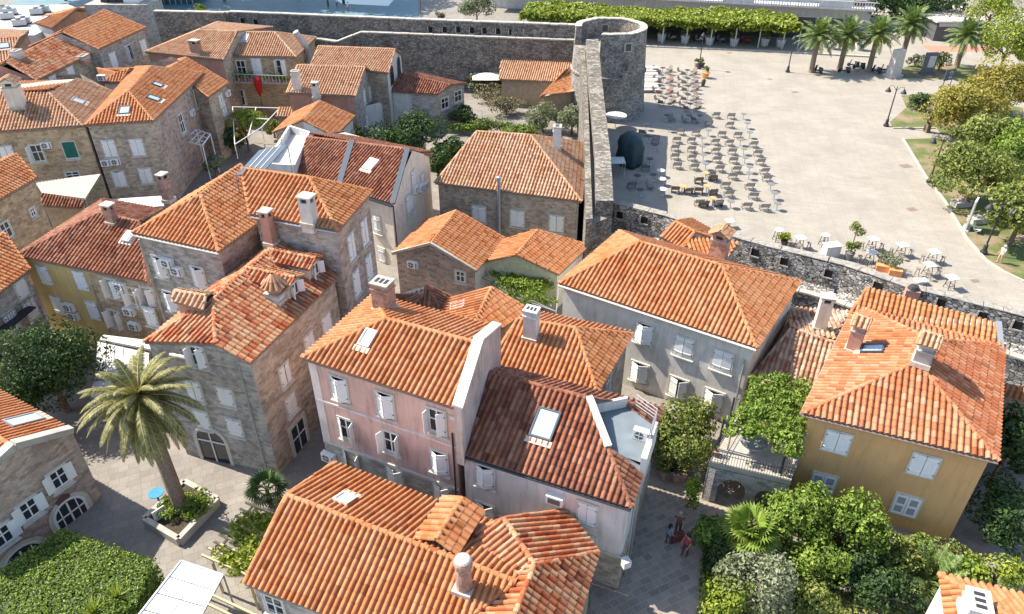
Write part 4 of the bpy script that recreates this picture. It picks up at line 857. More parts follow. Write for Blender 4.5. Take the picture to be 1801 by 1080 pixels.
# rear wall
A=px((270,21),(395,24),(402,22),(741,36),(1014,46),z=8.8); base=V((A[0].x,A[0].y,0)); rt=thing('fortress_wall','long rear fortress wall with loopholes and a sunlit coping at the top of the town','city wall',base)
mb=MB(); wallrun(mb,A,0,None,.7); mb.build('parapet',[FORT],rt,base)
up=V((0,0,.08)); mb=MB(); coping(mb,[p+up+V((0,.35,0)) for p in A],.8,.16); mb.build('coping',[COPING],rt,base)
B=[P(293,40,6.9),P(515,48,6.9),P(543,67,5.9),P(592,75,5.9),P(635,58,7.1),P(1026,73,7.1)]; mb=MB(); wallrun(mb,B,0,None,.5); C=[V((p.x+.0,p.y+.3,p.z-.7)) for p in B]
for i in range(5):
    a,b=C[i],C[i+1]; n=A[0].y+(a.x-A[0].x)*(A[-1].y-A[0].y)/(A[-1].x-A[0].x); n2=A[0].y+(b.x-A[0].x)*(A[-1].y-A[0].y)/(A[-1].x-A[0].x); mb.add([a,b,(b.x,n2,b.z),(a.x,n,a.z)],[(0,1,2,3)])
mb.build('lower_wall',[FORT],rt,base); mb=MB(); coping(mb,[p+up+V((0,.25,0)) for p in B],.7,.16); mb.build('coping',[COPING],rt,base)
for x,y in((298,31),(316,32),(333,32),(352,33),(380,34),(427,37),(450,39),(473,40),(497,40),(521,41),(545,42),(567,43),(591,44),(616,45),(640,46),(663,47),(687,48),(709,49),(733,50),(757,52),(782,52),(806,52),(830,53),(852,54),(876,55),(899,56),(925,56),(945,57),(966,57),(987,58),(1008,58)):
    k=0 if x<741 else 3
    d=(A[-1]-A[0]).normalized(); pl=Pl(V((d.y,-d.x,0)),A[2] if x<741 else A[3]); p=pl.hit(x,y); p.y-=.12; loophole(rt,p,math.atan2(d.y,d.x),base,.55,.75)
mb=MB()
pl=Pl(V((0,-1,0)),B[4]); p=pl.hit(772,83)-V((0,.7,0)); mb.box(p,(.9,.12,1.)); mb.box(p-V((0,.07,0)),(.7,.04,.8),mi=1); mb.build('wall_lamp',[WHITE,COPING],rt,base)
# tower
tc=P(1075,46,10.4); tb=V((tc.x,tc.y,0)); tt=thing('fortress_tower','round stone corner tower with an open top beside the square','tower',tb); R1=4.35; mb=MB(); n=40
prof=[(5.0,0),(4.75,2.6),(4.62,5.2),(4.45,8.3)]
mb.lathe(tb,prof,n); mb.build('wall',[FORT_LIT],tt,tb)
mb=MB(); mb.lathe(tb,[(4.7,5.1),(4.78,5.2),(4.78,5.4),(4.6,5.5)],n); mb.build('string_course',[FORT_LIT],tt,tb)
mb=MB(); a0,a1=-112,186; k=44
def rp(r,a,z): return tb+V((r*math.cos(math.radians(a)),r*math.sin(math.radians(a)),z))
for i in range(k):
    a,b=a0+(a1-a0)*i/k,a0+(a1-a0)*(i+1)/k; tp=lambda a:10.4+.03*math.sin(a*.13)+.03*math.sin(a*.41)
    v=[rp(4.45,a,8.3),rp(4.45,b,8.3),rp(4.35,b,tp(b)),rp(4.35,a,tp(a)),rp(3.6,a,8.3),rp(3.6,b,8.3),rp(3.65,b,tp(b)),rp(3.65,a,tp(a))]
    f=[(0,1,2,3),(5,4,7,6),(3,2,6,7)]; mb.add(v,f)
    if i==0: mb.add(v,[(0,3,7,4)])
    if i==k-1: mb.add(v,[(1,5,6,2)])
mb.build('parapet',[FORT_LIT],tt,tb); mb=MB(); mb.lathe(tb,[(4.4,8.31),(0,8.32)],n); mb.build('tower_floor',[STREET],tt,tb)
mb=MB(); 
for i in range(k):
    a,b=a0+(a1-a0)*i/k,a0+(a1-a0)*(i+.96)/k; v=[rp(r,t,tp(t)+h) for h in(.0,.1) for r in(4.42,3.58) for t in(a,b)]; mb.add(v,[(4,5,7,6),(0,1,5,4),(2,6,7,3)])
mb.build('coping',[COPING],tt,tb)
def tw(x,y,w,h,name,mats,fr=True):
    d=ray(x,y); best=None
    o=V((ORG.x-tb.x,ORG.y-tb.y)); dd=V((d.x,d.y)); A_=dd.dot(dd); B_=o.dot(dd); C_=o.dot(o)-4.5**2; t=(-B_-math.sqrt(max(0,B_*B_-A_*C_)))/A_; p=ORG+d*t; nrm=V((p.x-tb.x,p.y-tb.y,0)).normalized(); rz=math.atan2(nrm.x,-nrm.y)
    mb=MB(); mb.box(p+nrm*.1,(w+.3,.2,h+.3),rz); mb.box(p+nrm*.2,(w,.03,h),rz,1); mb.build(name,mats,tt,tb)
tw(1104,83,.7,.8,'window',[COPING,PANE]); tw(1100,119,.4,.7,'loophole',[FORT_LIT,PANE]); tw(1091,134,.4,.4,'loophole',[FORT_LIT,PANE])
p=rp(3.55,95,9.3); mb=MB(); mb.box(p,(.9,.1,1.)); mb.box(p+V((0,-.06,0)),(.7,.04,.8),mi=1); mb.build('window',[COPING,PANE],tt,tb)
mb=MB(); p=rp(2.9,30,8.4)
for i in range(7): mb.bar(p+V((-1+i*.3,0,0)),p+V((-.8+i*.3,.3,1.6)),.05)
for z in(.4,1.,1.5): mb.bar(p+V((-1.1,.1*z,z)),p+V((1.1,.1*z,z)),.05)
tag(mb.build('scaffold_rack',[WOOD],base=p,loc=p),'brown wooden trestle left on the open tower top','trestle')
# side wall down to the corner
def interp(l,k=4):
    o=[]
    for a,b in zip(l,l[1:]):
        for i in range(k): o.append(tuple(lerp(V(a),V(b),i/k)))
    return o+[l[-1]]
Lf=[P(*p) for p in interp(((1021,84,9.4),(1025,150,7.9),(1027,215,6.9),(1029,300,6.4),(1031,384,6.2)))]; Rt=[P(*p) for p in interp(((1052,69,10.4),(1058,135,8.9),(1065,195,7.7),(1074,272,7.),(1079,352,6.8)))]
base=V((Lf[0].x,Lf[0].y,0)); sw=thing('fortress_wall','straight fortress wall with a stepped walkway running from the tower to the corner','city wall',base)
mb=MB(); fz=lambda i:[8.4,7.,6.1,5.7,5.4][i//4]+([7.,6.1,5.7,5.4,5.4][i//4]-[8.4,7.,6.1,5.7,5.4][i//4])*(i%4)/4
wl=[V((p.x,p.y,fz(i))) for i,p in enumerate(Lf)]; wr=[V((p.x,p.y,fz(i))) for i,p in enumerate(Rt)]
for i in range(16):
    a,b,c,d=wl[i],wl[i+1],wr[i+1],wr[i]; mb.add([a,b,c,d],[(0,1,2,3)],1); mb.add([(a.x,a.y,0),(b.x,b.y,0),b,a],[(0,1,2,3)]); mb.add([(d.x,d.y,0),(c.x,c.y,0),c,d],[(0,1,2,3)])
a,b=wl[16],wr[16]; mb.add([(a.x,a.y,0),(b.x,b.y,0),b,a],[(0,1,2,3)]); mb.build('walkway',[FORT,pave('worn walkway stone',(.33,.29,.24),(.27,.24,.2),(.2,.18,.15),.6,.5,.1)],sw,base)
TOPM=rubble('rough wall top stones',(.31,.275,.225),(.17,.15,.12),2.,(.37,.335,.28))
def topwall(pts,t,name):
    mb=MB(); k=len(pts)
    for i in range(k-1):
        a,b=pts[i],pts[i+1]; za,zb=fz(i)-.3,fz(i+1)-.3; j0,j1=.07*math.sin(i*2.3),.07*math.sin(i*2.3+2.3)
        v=[(a.x,a.y,za),(b.x,b.y,zb),(b.x+t,b.y,zb),(a.x+t,a.y,za),(a.x,a.y,a.z+j0),(b.x,b.y,b.z+j1),(b.x+t,b.y,b.z+j1),(a.x+t,a.y,a.z+j0)]
        mb.add(v,[(0,1,5,4),(2,3,7,6)]+([(1,2,6,5)] if i==k-2 else [])+([(3,0,4,7)] if i==0 else [])); mb.add(v[4:],[(0,1,2,3)],1)
    mb.build(name,[FORT,TOPM],sw,base)
topwall(Lf,.5,'parapet'); topwall(Rt,-1.4,'parapet')
mb=MB()
for y in(113,118,123,128,133,160,166,172,178,184):
    i=min(range(17),key=lambda i:abs(proj(wl[i])[1]-y)); z=wl[i].z; a=P(1037,y,z+.1); mb.box(a+V((.2,0,.0)),(1.1,.45,.22))
mb.build('steps',[COPING],sw,base)
# south wall
T=px((1079,352),(1117,361),(1175,375),(1233,394),(1350,427),(1489,461),(1599,499),(1696,522),(1801,549),(2000,606),z=4.6)
base=V((T[0].x,T[0].y,0)); so_=thing('fortress_wall','rubble city wall running along the near edge of the square behind the houses','city wall',base)
def off(pts,d):
    o=[]
    for i,p in enumerate(pts):
        a,b=pts[max(0,i-1)],pts[min(len(pts)-1,i+1)]; t=V((b.x-a.x,b.y-a.y)).normalized(); o.append(V((p.x+t.y*d,p.y-t.x*d,p.z)))
    return o
T2=off(T,.75); mb=MB(); wallrun(mb,[V((p.x,p.y,4.6+.1*math.sin(i*2.1))) for i,p in enumerate(T2)],0,None,.75); mb.build('parapet',[FORT_S],so_,base)
mb=MB(); coping(mb,[V((p.x,p.y,4.68)) for p in off(T,.37)],.78,.06); mb.build('coping',[plain('rough grey wall top',(.27,.245,.21),.95,.35,3.,.8)],so_,base)
T3=off(T,2.5); mb=MB(); wallrun(mb,[V((p.x,p.y,2.5)) for p in T3],0,None,1.8); mb.build('lower_wall',[FORT_S],so_,base); mb=MB(); coping(mb,[V((p.x,p.y,2.58)) for p in off(T,2.35)],.55,.14); mb.build('coping',[COPING],so_,base)
for x,y in((1133,387),(1328,444),(1379,460),(1457,481),(1543,503),(1655,533),(1728,556),(1790,572),(1090,378)):
    i=max(k for k in range(len(T2)-1) if proj(T[k])[0]<=x); a,b=T2[i],T2[i+1]; d=V((b.x-a.x,b.y-a.y,0)).normalized(); pl=Pl(V((d.y,-d.x,0)),a); p=pl.hit(x,y); loophole(so_,p+V((d.y*.03,-d.x*.03,0)),math.atan2(d.y,d.x),base,.55,.6)
i=6; pl=Pl(V((0,-1,0)),lerp(T2[6],T2[7],.1)); p=pl.hit(1601,513); mb=MB(); mb.box(p+V((-.1,-.4,-.3)),(.9,.8,1.6),-.4); mb.lathe(p+V((-.1,-.4,.5)),[(.42,0),(.3,.25),(0,.35)],10,1); mb.build('brick_pier',[ROSE,DARKM],so_,base)
# low tiled sheds inside the wall
ft=q3((877,140,3.4),(1004,146,3.4),(1024,105,4.6),(882,98,4.6)); House('shed','long brown tiled lean-to under the rear fortress wall','shed',[p-V((0,0,.12)) for p in inset(ft,.4)],[ft],WOOD,TILE_PALE)
ft=q3((950,171,3.),(1022,157,3.),(1025,105,4.7),(985,128,4.7)); ft=[P(950,171,3.),P(1022,158,3.),P(1024,106,4.6),P(993,124,4.6)]; House('shed','curved salmon roofed shed leaning on the straight fortress wall','shed',[p-V((0,0,.15)) for p in inset(ft,.4)],[ft],WOOD,TILE_ORANGE)
p=P(858,128,2.9); c=P(858,128,0); mb=MB(); r0=thing('garden_parasol','cream square garden parasol beside the brown lean-to','parasol',V((p.x,p.y,0))); vs=[p+V((a*2,b*1.6,-.5)) for a,b in((-1,-1),(0,-1.05),(1,-1),(1.05,0),(1,1),(0,1.05),(-1,1),(-1.05,0))]+[p]; mb.add(vs,[(i,(i+1)%8,8) for i in range(8)]); mb.build('canopy',[plain('cream canvas',(.66,.60,.47),.9,.06)],r0,V((p.x,p.y,0))); MB().tube([(p.x,p.y,0),(p.x,p.y,2.9)],.04).build('pole',[WOOD],r0,V((p.x,p.y,0)))
# ================================================================ VEGETATION
LG=leafmat('fresh green leaves',[(0.036,0.069,0.010),(0.108,0.175,0.022),(0.206,0.288,0.043),(0.323,0.384,0.077)])
LD=leafmat('dark evergreen leaves',[(0.012,0.029,0.010),(0.031,0.066,0.019),(0.063,0.112,0.028),(0.127,0.182,0.056)])
LO=leafmat('silvery olive leaves',[(0.078,0.094,0.047),(0.156,0.179,0.094),(0.250,0.273,0.164),(0.328,0.343,0.234)])
LY=leafmat('yellowing leaves',[(0.075,0.084,0.017),(0.188,0.186,0.033),(0.350,0.288,0.055),(0.450,0.348,0.088)])
LB=leafmat('bright lime leaves',[(0.078,0.117,0.012),(0.172,0.234,0.023),(0.281,0.328,0.039),(0.374,0.406,0.078)])
LM=leafmat('mid green leaves',[(0.038,0.061,0.013),(0.109,0.142,0.026),(0.218,0.254,0.059),(0.350,0.345,0.099)])
LT=leafmat('sun bleached shrub leaves',[(0.109,0.094,0.055),(0.234,0.203,0.125),(0.328,0.289,0.187)])
BARK=plain('grey brown bark',(.17,.12,.085),.95,.3,5.,.6)
PBARK=plain('palm bark',(.23,.17,.12),.95,.3,7.,.8)
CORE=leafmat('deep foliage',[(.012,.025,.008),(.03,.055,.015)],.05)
def leafcloud(mb,C,NR,size,mi=0,rb=None):
    m=len(C); nr=NR+RNG.normal(0,.55,(m,3)); nr/=np.linalg.norm(nr,axis=1)[:,None]+1e-9
    t=np.cross(nr,RNG.normal(0,1,(m,3))); t/=np.linalg.norm(t,axis=1)[:,None]+1e-9; b=np.cross(nr,t)
    s=size*RNG.uniform(.6,1.35,m)[:,None]; l=s*RNG.uniform(.5,.75,(m,1)); d=nr*s*.18
    vs=np.stack([C-t*s*.5,C-b*l*.5+d,C+t*s*.5,C+b*l*.5+d],1).reshape(-1,3)
    r=RNG.random(m) if rb is None else np.clip(RNG.random(m)*.6+rb*.4,0,1)
    mb.addq(vs,np.arange(m*4).reshape(-1,4),r,mi)
def sph(n):
    v=RNG.normal(0,1,(n,3)); return v/np.linalg.norm(v,axis=1)[:,None]
def crown(mb,c,R,n,size,clumps=18,cr=.42,low=-.55,mi=0):
    c=np.array(tuple(c)); R=np.array(R,float); D=sph(clumps*3); D=D[D[:,2]>low][:clumps]; k=len(D)
    cc=D*RNG.uniform(.45,.8,(k,1)); per=int(n/k); Cs=[];Ns=[];Rb=[]
    for i in range(k):
        d=sph(per); rr=cr*RNG.uniform(.65,1.2)*RNG.uniform(.72,1.05,(per,1)); p=cc[i]+d*rr; Cs.append(c+p*R); nn=d*.75+D[i]*.5; Ns.append(nn); Rb.append(np.full(per,RNG.random()))
    C=np.concatenate(Cs); keep=C[:,2]>.05; leafcloud(mb,C[keep],np.concatenate(Ns)[keep],size,mi,np.concatenate(Rb)[keep])
def trunk(mb,b,t,r,limbs=4,R=1.,mi=0):
    b,t=V(b),V(t); m=lerp(b,t,.5)+V((random.uniform(-.1,.1),random.uniform(-.1,.1),0)); mb.tube([b,m,t],[r,r*.75,r*.5],8,mi)
    for i in range(limbs):
        a=2*math.pi*i/limbs+random.random(); s=lerp(b,t,random.uniform(.5,.9)); e=t+V((math.cos(a)*R*.55,math.sin(a)*R*.55,random.uniform(0,.45)*R)); mb.tube([s,lerp(s,e,.5)+V((0,0,.1)),e],[r*.45,r*.3,r*.12],6,mi)
def tree(name,label,cat,c,R,mat,n=3500,size=.26,clumps=18,cr=.42,low=-.55,base=None,group=None,tr=.16,trunkshow=True):
    c=V(c); base=V(base) if base is not None else V((c.x,c.y,0)); r=thing(name,label,cat,base,group); mb=MB()
    crown(mb,c,R,n,size,clumps,cr,low); mb.build('crown',[mat],r,base)
    if trunkshow: m2=MB(); trunk(m2,base,c-V((0,0,R[2]*.2)),tr,5,R[0]); m2.build('trunk',[BARK],r,base)
    return r
def T_(x,y,z): return P(x,y,z)
tree('broadleaf_tree','large dense dark green tree by the lower left houses','tree',P(84,645,3.7),(3.4,3.3,3.5),LD,9000,.24,30,.36,tr=.25)
for x,y,z,R,l in((735,238,2.6,(3.3,3.,2.8),'rounded citrus tree in the walled garden, right of its pair'),(667,250,2.2,(3.6,2.3,2.1),'low spreading citrus tree in the walled garden left of the rounded one'),(772,285,2.,(1.2,2.6,1.8),'narrow shrub squeezed along the cream gable wall')):
    tree('garden_tree',l,'tree',P(x,y,z),R,LD,3500,.3,20,.4)
for x,y,R,m_,l in((612,246,(2.2,1.6,1.6),LM,'mid green bush beside the small orange roof in the walled garden'),(792,262,(1.8,1.8,1.8),LD,'dark bush between the walled garden and the wide hip roof'),(702,262,(2.6,1.5,1.5),LG,'bright low bush in front of the two citrus trees')): tree('garden_bush',l,'bush',P(x,y,1.5),R,m_,2200,.28,16,.42)
for x,y,l in((955,204,'pale olive bush left of its twin by the straight fortress wall'),(1006,208,'pale olive bush touching the straight fortress wall')): tree('olive_bush',l,'bush',P(x,y,2.),(2.1,2.,1.9),LO,2600,.26,16,.42)
tree('shrub','low bright green shrub row behind the wide hip roof','shrub',P(850,222,1.),(4.5,.9,1.),LG,1800,.28,14,.4)
tree('shrub','dry straggly shrub under the cream parasol','shrub',P(838,142,1.4),(2.,1.5,1.4),LO,1100,.3,10,.45)
tree('shrub','dry bleached shrub at the foot of the brown lean-to','shrub',P(890,185,1.2),(2.6,1.6,1.2),LT,1500,.3,12,.45)
tree('shrub','dense green shrub below the low white and stone house','shrub',P(812,205,1.4),(1.8,1.5,1.5),LD,1500,.26,14,.42)
tree('shrub','sprawling dry shrub on the slope under the rear wall','shrub',P(862,165,1.),(2.4,1.8,1.2),LT,1300,.28,12,.45)
tree('shrub','grey green shrub beside the sprawling dry one','shrub',P(905,160,1.),(1.8,1.6,1.2),LO,1200,.28,12,.45)
tree('shrub','low green shrub under the little olive bushes','shrub',P(918,232,1.),(2.6,1.2,1.),LG,1200,.26,12,.45)
tree('shrub','small green shrub between the two tiled sheds','shrub',P(938,152,1.4),(1.2,1.,1.2),LM,700,.28,10,.45)
tree('climbing_shrub','dark leafy climber filling the gap beside the roof terrace','climber',P(1195,765,2.1),(2.1,2.8,2.1),LM,5200,.22,26,.36,tr=.12)
tree('climbing_shrub','leafy climber at the foot of the grey rendered house wall','climber',P(1230,738,2.),(1.4,1.1,1.6),LM,1600,.22,14,.4,tr=.08)
tree('garden_tree','round bright green tree in front of the ochre villa, left one','tree',P(1398,905,2.4),(2.,1.9,1.9),LG,3600,.22,20,.4)
tree('garden_tree','bright green tree with reddish tips touching the ochre villa wall','tree',P(1492,925,2.3),(2.0,1.7,2.),LG,3600,.22,20,.4)
tree('olive_tree','silvery olive tree at the bottom edge of the right garden','tree',P(1338,1020,2.2),(2.1,1.9,1.7),LO,3800,.2,20,.4)
tree('shrub','yellow green bush at the street corner of the right garden','shrub',P(1285,1055,1.4),(1.5,1.3,1.2),LB,2000,.2,14,.42)
tree('shrub','dark ferny shrub below the ochre villa','shrub',P(1508,1000,1.1),(2.4,1.4,1.1),LD,2200,.22,16,.42)
tree('shrub','mid green hedge bush along the foot of the ochre villa','shrub',P(1572,985,1.),(2.2,1.,.9),LM,2000,.22,14,.42)
tree('shrub','glossy leaved shrub beside the bottom right house','shrub',P(1700,1000,1.),(1.2,.9,.8),LG,1000,.26,10,.45)
tree('shrub','yellowish shrub behind the bottom right house','shrub',P(1755,1012,1.2),(1.5,1.,.9),LB,1400,.2,12,.45)
tree('street_hedge','dark clipped hedge along the paved lane','hedge',P(1262,985,1.1),(.7,3.,1.1),LD,2600,.18,20,.4,low=-1)
tree('climbing_plant','pale flowering climber on the terrace pillar','climber',P(1219,868,1.6),(.5,.5,1.7),LB,900,.16,12,.4,trunkshow=False)
tree('garden_tree','tall dark conifer in shade right of the ochre villa','tree',P(1772,790,3.),(2.2,2.2,3.),LD,4200,.24,22,.38)
tree('garden_tree','dark shaded tree lower right of the ochre villa','tree',P(1762,905,2.2),(1.8,2.2,2.2),LD,3200,.22,20,.38)
tree('shrub','green bush in the shaded garden at the right edge below the narrow orange roof','shrub',P(1800,730,2.),(1.8,1.8,1.6),LM,1600,.24,14,.4)
# park
for nm,l,x,y,z,R,mt,n in(('park_tree','big yellowing tree at the edge of the square',1702,195,3.2,(4.6,4.,3.6),LY,6500),('park_tree','golden tree behind the big yellowing one',1768,150,4.,(5.,4.,3.6),LY,5500),('park_tree','lime green conifer at the upper right edge',1778,72,5.,(4.6,4.,5.),LB,5500),('park_tree','dark evergreen clump below the yellowing trees',1735,245,2.6,(4.4,3.,2.8),LM,5000),('park_tree','spreading green tree over the stone benches',1722,300,3.8,(4.6,4.,3.4),LM,6500),('park_tree','green tree leaning in from the right edge',1800,372,3.4,(3.4,3.2,3.),LM,4500),('park_tree','dense green tree at right edge above the spreading one',1800,268,4.,(3.8,3.5,3.4),LG,4500),('park_tree','small lime tree at the top right corner',1745,18,5.,(4.,3.,3.),LB,2600)):
    tree(nm,l,'tree',P(x,y,z),R,mt,n,.36,26,.38,tr=.25)
tree('round_bush','round dark green bush on the park lawn','bush',P(1619,177,1.2),(1.5,1.4,1.3),LD,1500,.24,14,.42)
tree('shrub','thin pale shrub between the last two square palms','shrub',P(1656,108,1.4),(1.5,1.2,1.4),LM,600,.3,10,.45); tree('shrub','small dry shrub behind the fourth square palm','shrub',P(1612,104,1.),(1.6,1.,1.),LO,500,.3,8,.45)
tree('garden_bush','large pale green oleander beyond the rear wall','bush',P(838,15,2.6),(3.4,3.,2.7),LO,3200,.34,18,.42)
tree('shrub','dry grass tuft on the terrace beyond the rear wall','shrub',P(771,28,.8),(1.1,.9,.9),LT,400,.3,8,.45)
for i,(x,l) in enumerate(((-90,'leftmost tall tree shading the terrace beyond the rear wall'),(-74,'second tall tree shading the terrace beyond the rear wall'),(-58,'third tall tree shading the terrace beyond the rear wall'),(-44,'fourth tall tree shading the terrace beyond the rear wall'),(-34,'rightmost tall tree shading the terrace beyond the rear wall'))): tree('shade_tree',l,'tree',V((x,158+i%2*3,13.)),(10,9,4),LD,5000,1.1,26,.45,tr=.3)
tree('shrub','bright shrub at the foot of the left shading tree','shrub',P(353,16,1.),(1.9,1.2,1.),LB,600,.3,8,.45)
for x,y,l in((1575,8,'dark tree mass behind the square cafe'),(1640,12,'dark tree behind the beach hut')): tree('background_tree',l,'tree',P(x,y,4.),(7,5,4),LD,3500,.5,20,.4,trunkshow=False)
for x,y,l in((428,212,'sunlit vine over the fenced court'),(405,240,'shaded vine at the foot of the corner house'),(377,292,'pale rosemary like bush in the fenced court')): tree('court_shrub',l,'shrub',P(x,y,3.6 if y<230 else 2. if y<250 else 1.5),(2.4,1.8,1.2) if y<280 else (1.2,1.1,1.),LB if y<230 else LD if y<280 else LO,1600,.28,12,.45)
tree('court_shrub','small green shrub by the lean-to in the fenced court','shrub',P(480,225,1.2),(1.3,1.3,1.2),LM,900,.28,10,.45)
for x,y,l in((718,80,'tuft of capers growing high on the rear wall, left one'),(838,84,'tuft of capers growing high on the rear wall, middle one'),(872,94,'small caper tuft on the rear wall beside the lean-to')):
    p=P(x,y,3.6); p.y-=.3; mb=MB(); crown(mb,p,(.8,.5,.8),260,.28,6,.5); tag(mb.build('wall_plant',[LM],base=p,loc=p),l,'plant')
# vine on garden pergola (by the small gable house)
base=P(920,497,0); r=thing('vine_pergola','metal pergola covered with bright vine beside the small gable house','pergola',base); mb=MB()
c=[P(848,488,2.4),P(908,462,2.4),P(985,490,2.4),P(978,548,2.4),P(900,520,2.4)]
for k in range(44):
    i=random.randrange(5); p=lerp(lerp(c[i],c[(i+1)%5],random.random()),P(918,500,2.4),random.random()**.7); crown(mb,p+V((0,0,.1)),(.75,.75,.35),130,.24,4,.6,-1)
mb.build('vine',[LG],r,base); mb=MB()
for i in range(5): mb.tube([(c[i].x,c[i].y,0),c[i]],.04); mb.bar(c[i],c[(i+1)%5],.06); mb.bar(c[i],lerp(c[i],c[(i+2)%5],.9),.05)
mb.build('frame',[METAL],r,base)
# ivy covered block lower left
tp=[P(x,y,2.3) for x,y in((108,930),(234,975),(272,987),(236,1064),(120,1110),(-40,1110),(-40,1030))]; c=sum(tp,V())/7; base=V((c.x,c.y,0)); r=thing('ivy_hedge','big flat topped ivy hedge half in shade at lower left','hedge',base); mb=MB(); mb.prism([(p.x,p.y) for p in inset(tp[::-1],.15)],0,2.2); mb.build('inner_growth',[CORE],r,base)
mb=MB(); n=0; xs=[p.x for p in tp]; ys=[p.y for p in tp]
def inside(x,y):
    k=False
    for i in range(7):
        a,b=tp[i],tp[i-1]
        if (a.y>y)!=(b.y>y) and x<(b.x-a.x)*(y-a.y)/(b.y-a.y)+a.x: k=not k
    return k
pts=[]
while len(pts)<12000:
    x,y=random.uniform(min(xs),max(xs)),random.uniform(min(ys),max(ys))
    if inside(x,y): pts.append((x,y,2.28+.05*math.sin(x*2.1)*math.cos(y*1.7)+random.uniform(-.1,.08)))
N1=np.tile([0,0,1.],(len(pts),1)); side=[];sn_=[]
for i in range(7):
    a,b=tp[i],tp[(i+1)%7]; d=(b-a).normalized(); k=int((b-a).length*420)
    for _ in range(k): p=lerp(a,b,random.random()); o=random.uniform(-.1,.18); side.append((p.x-d.y*o*-1*-1,p.y+d.x*o,random.uniform(.05,2.35))); sn_.append((-d.y,d.x,.3))
leafcloud(mb,np.concatenate([np.array(pts),np.array(side)]),np.concatenate([N1,np.array(sn_)]),.13); mb.build('ivy',[LG],r,base)
# palms
def frond(mb,o,az,el,Ln,droop,nl,lw,ll,mi=0,r=.5,vang=.7):
    pts=[];d=V((math.cos(az)*math.cos(el),math.sin(az)*math.cos(el),math.sin(el))); p=V(o); n=12; st=Ln/n
    for i in range(n+1):
        pts.append(p.copy()); p=p+d*st; d=(d+V((0,0,-droop*st*(.35+.9*i/n)))).normalized()
    mb.tube(pts,[.045*(1-i/(n+2)) for i in range(n+1)],4,mi,False,.95)
    Vs=[];Rr=[]
    for i in range(nl):
        t=(i+.5)/nl*.94+.06; k=min(n-1,int(t*n)); f=t*n-k; q=lerp(pts[k],pts[k+1],f); tg=(pts[k+1]-pts[k]).normalized(); s=tg.cross(V((0,0,1))); s=s.normalized() if s.length>.05 else V((-math.sin(az),math.cos(az),0)); u=s.cross(tg)
        l=ll*(math.sin(math.pi*min(1,t*.92+.1))**.6)*random.uniform(.85,1.1)
        for sg in(-1,1):
            e=(s*sg*1.+tg*.75+u*vang*random.uniform(.2,.7)-V((0,0,.28))).normalized(); w=tg*lw
            m=q+e*l*.55; tip=q+e*l-V((0,0,l*.22)); Vs+= [q-w*.5,q+w*.5,m+w*.6,m-w*.6, m-w*.6,m+w*.6,tip+w*.12,tip-w*.12]; Rr+=[random.random()*.8]*2
    A=np.array([tuple(v) for v in Vs]); mb.addq(A,np.arange(len(A)).reshape(-1,4),np.array(Rr),mi)
PL=leafmat('palm fronds',[(.04,.07,.02),(.10,.16,.04),(.20,.26,.08),(.34,.38,.16)])
PO=leafmat('dusty olive palm fronds',[(0.070,0.075,0.023),(0.155,0.150,0.046),(0.295,0.262,0.098),(0.527,0.465,0.221)])
FR=plain('orange date stalks',(.55,.24,.03),.8,.25,6.)
def palm_mesh(Ln,n,fruit):
    mb=MB()
    for i in range(n):
        t=(i+.5)/n; el=1.45-2.05*t**.9; az=i*2.39996+random.uniform(-.2,.2); frond(mb,(0,0,0),az,el,Ln*random.uniform(.85,1.08)*(.8+.2*min(1,t*3)),.30+.14*random.random(),26,.09,.62)
    me=mb.mesh('fronds',[PL]); f=None
    if fruit:
        mb=MB()
        for k in range(9):
            a=2*math.pi*k/9; e=V((math.cos(a)*1.15,math.sin(a)*1.15,-.95)); mb.tube([(0,0,-.1),e*.6+V((0,0,.25)),e],[.05,.1,.22],6); mb.tube([e,e+V((0,0,-.3))],[.22,.12],6)
        f=mb.mesh('fruit_cluster',[FR])
    return me,f
pmA,_=palm_mesh(3.5,54,False); pmB,fr_=palm_mesh(3.5,54,True)
def tmesh(h):
    mb=MB(); mb.tube([(0,0,0),(.02,0,.4),(0,.03,h*.5),(0,0,h-.2),(0,0,h+.15)],[.52,.4,.36,.38,.2],10); return mb.mesh('trunk',[PBARK])
for i,(bx,by,tx,ty,f,l) in enumerate(((1426,127,1434,63,0,'first square palm from the left, without date stalks'),(1476,123,1489,62,1,'second square palm from the left, with orange date stalks'),(1527,126,1541,60,1,'third square palm from the left, with orange date stalks and scooters at its foot'),(1580,123,1598,43,1,'tallest date palm of the square, beside the pale stone pillar'),(1681,119,1695,62,0,'date palm standing alone on the lawn right of the dark signboard'))):
    b=P(bx,by,0); h=rise(b,ty); r=thing('date_palm',l,'palm tree',b,'date palms along the square'); mobj('trunk',tmesh(h),r); mobj('fronds',pmB if f else pmA,r,(0,0,h),i*1.3); 
    if f: mobj('fruit_cluster',fr_,r,(0,0,h))
b=P(318,893,.4); h=rise(b,697); r=thing('date_palm','big shaggy olive green palm in a stone bed in the lower left court','palm tree',b); mobj('trunk',tmesh(h),r); mb=MB()
for i in range(92):
    t=(i+.5)/92; el=1.25-2.3*t**.8; az=i*2.39996+random.uniform(-.25,.25); frond(mb,(0,0,0),az,el,random.uniform(3.0,3.9)*(.7+.3*min(1,t*2.5)),.5+.3*random.random(),64,.045,.38,vang=.3)
o=mb.build('fronds',[PO],r); o.location=(0,0,h)
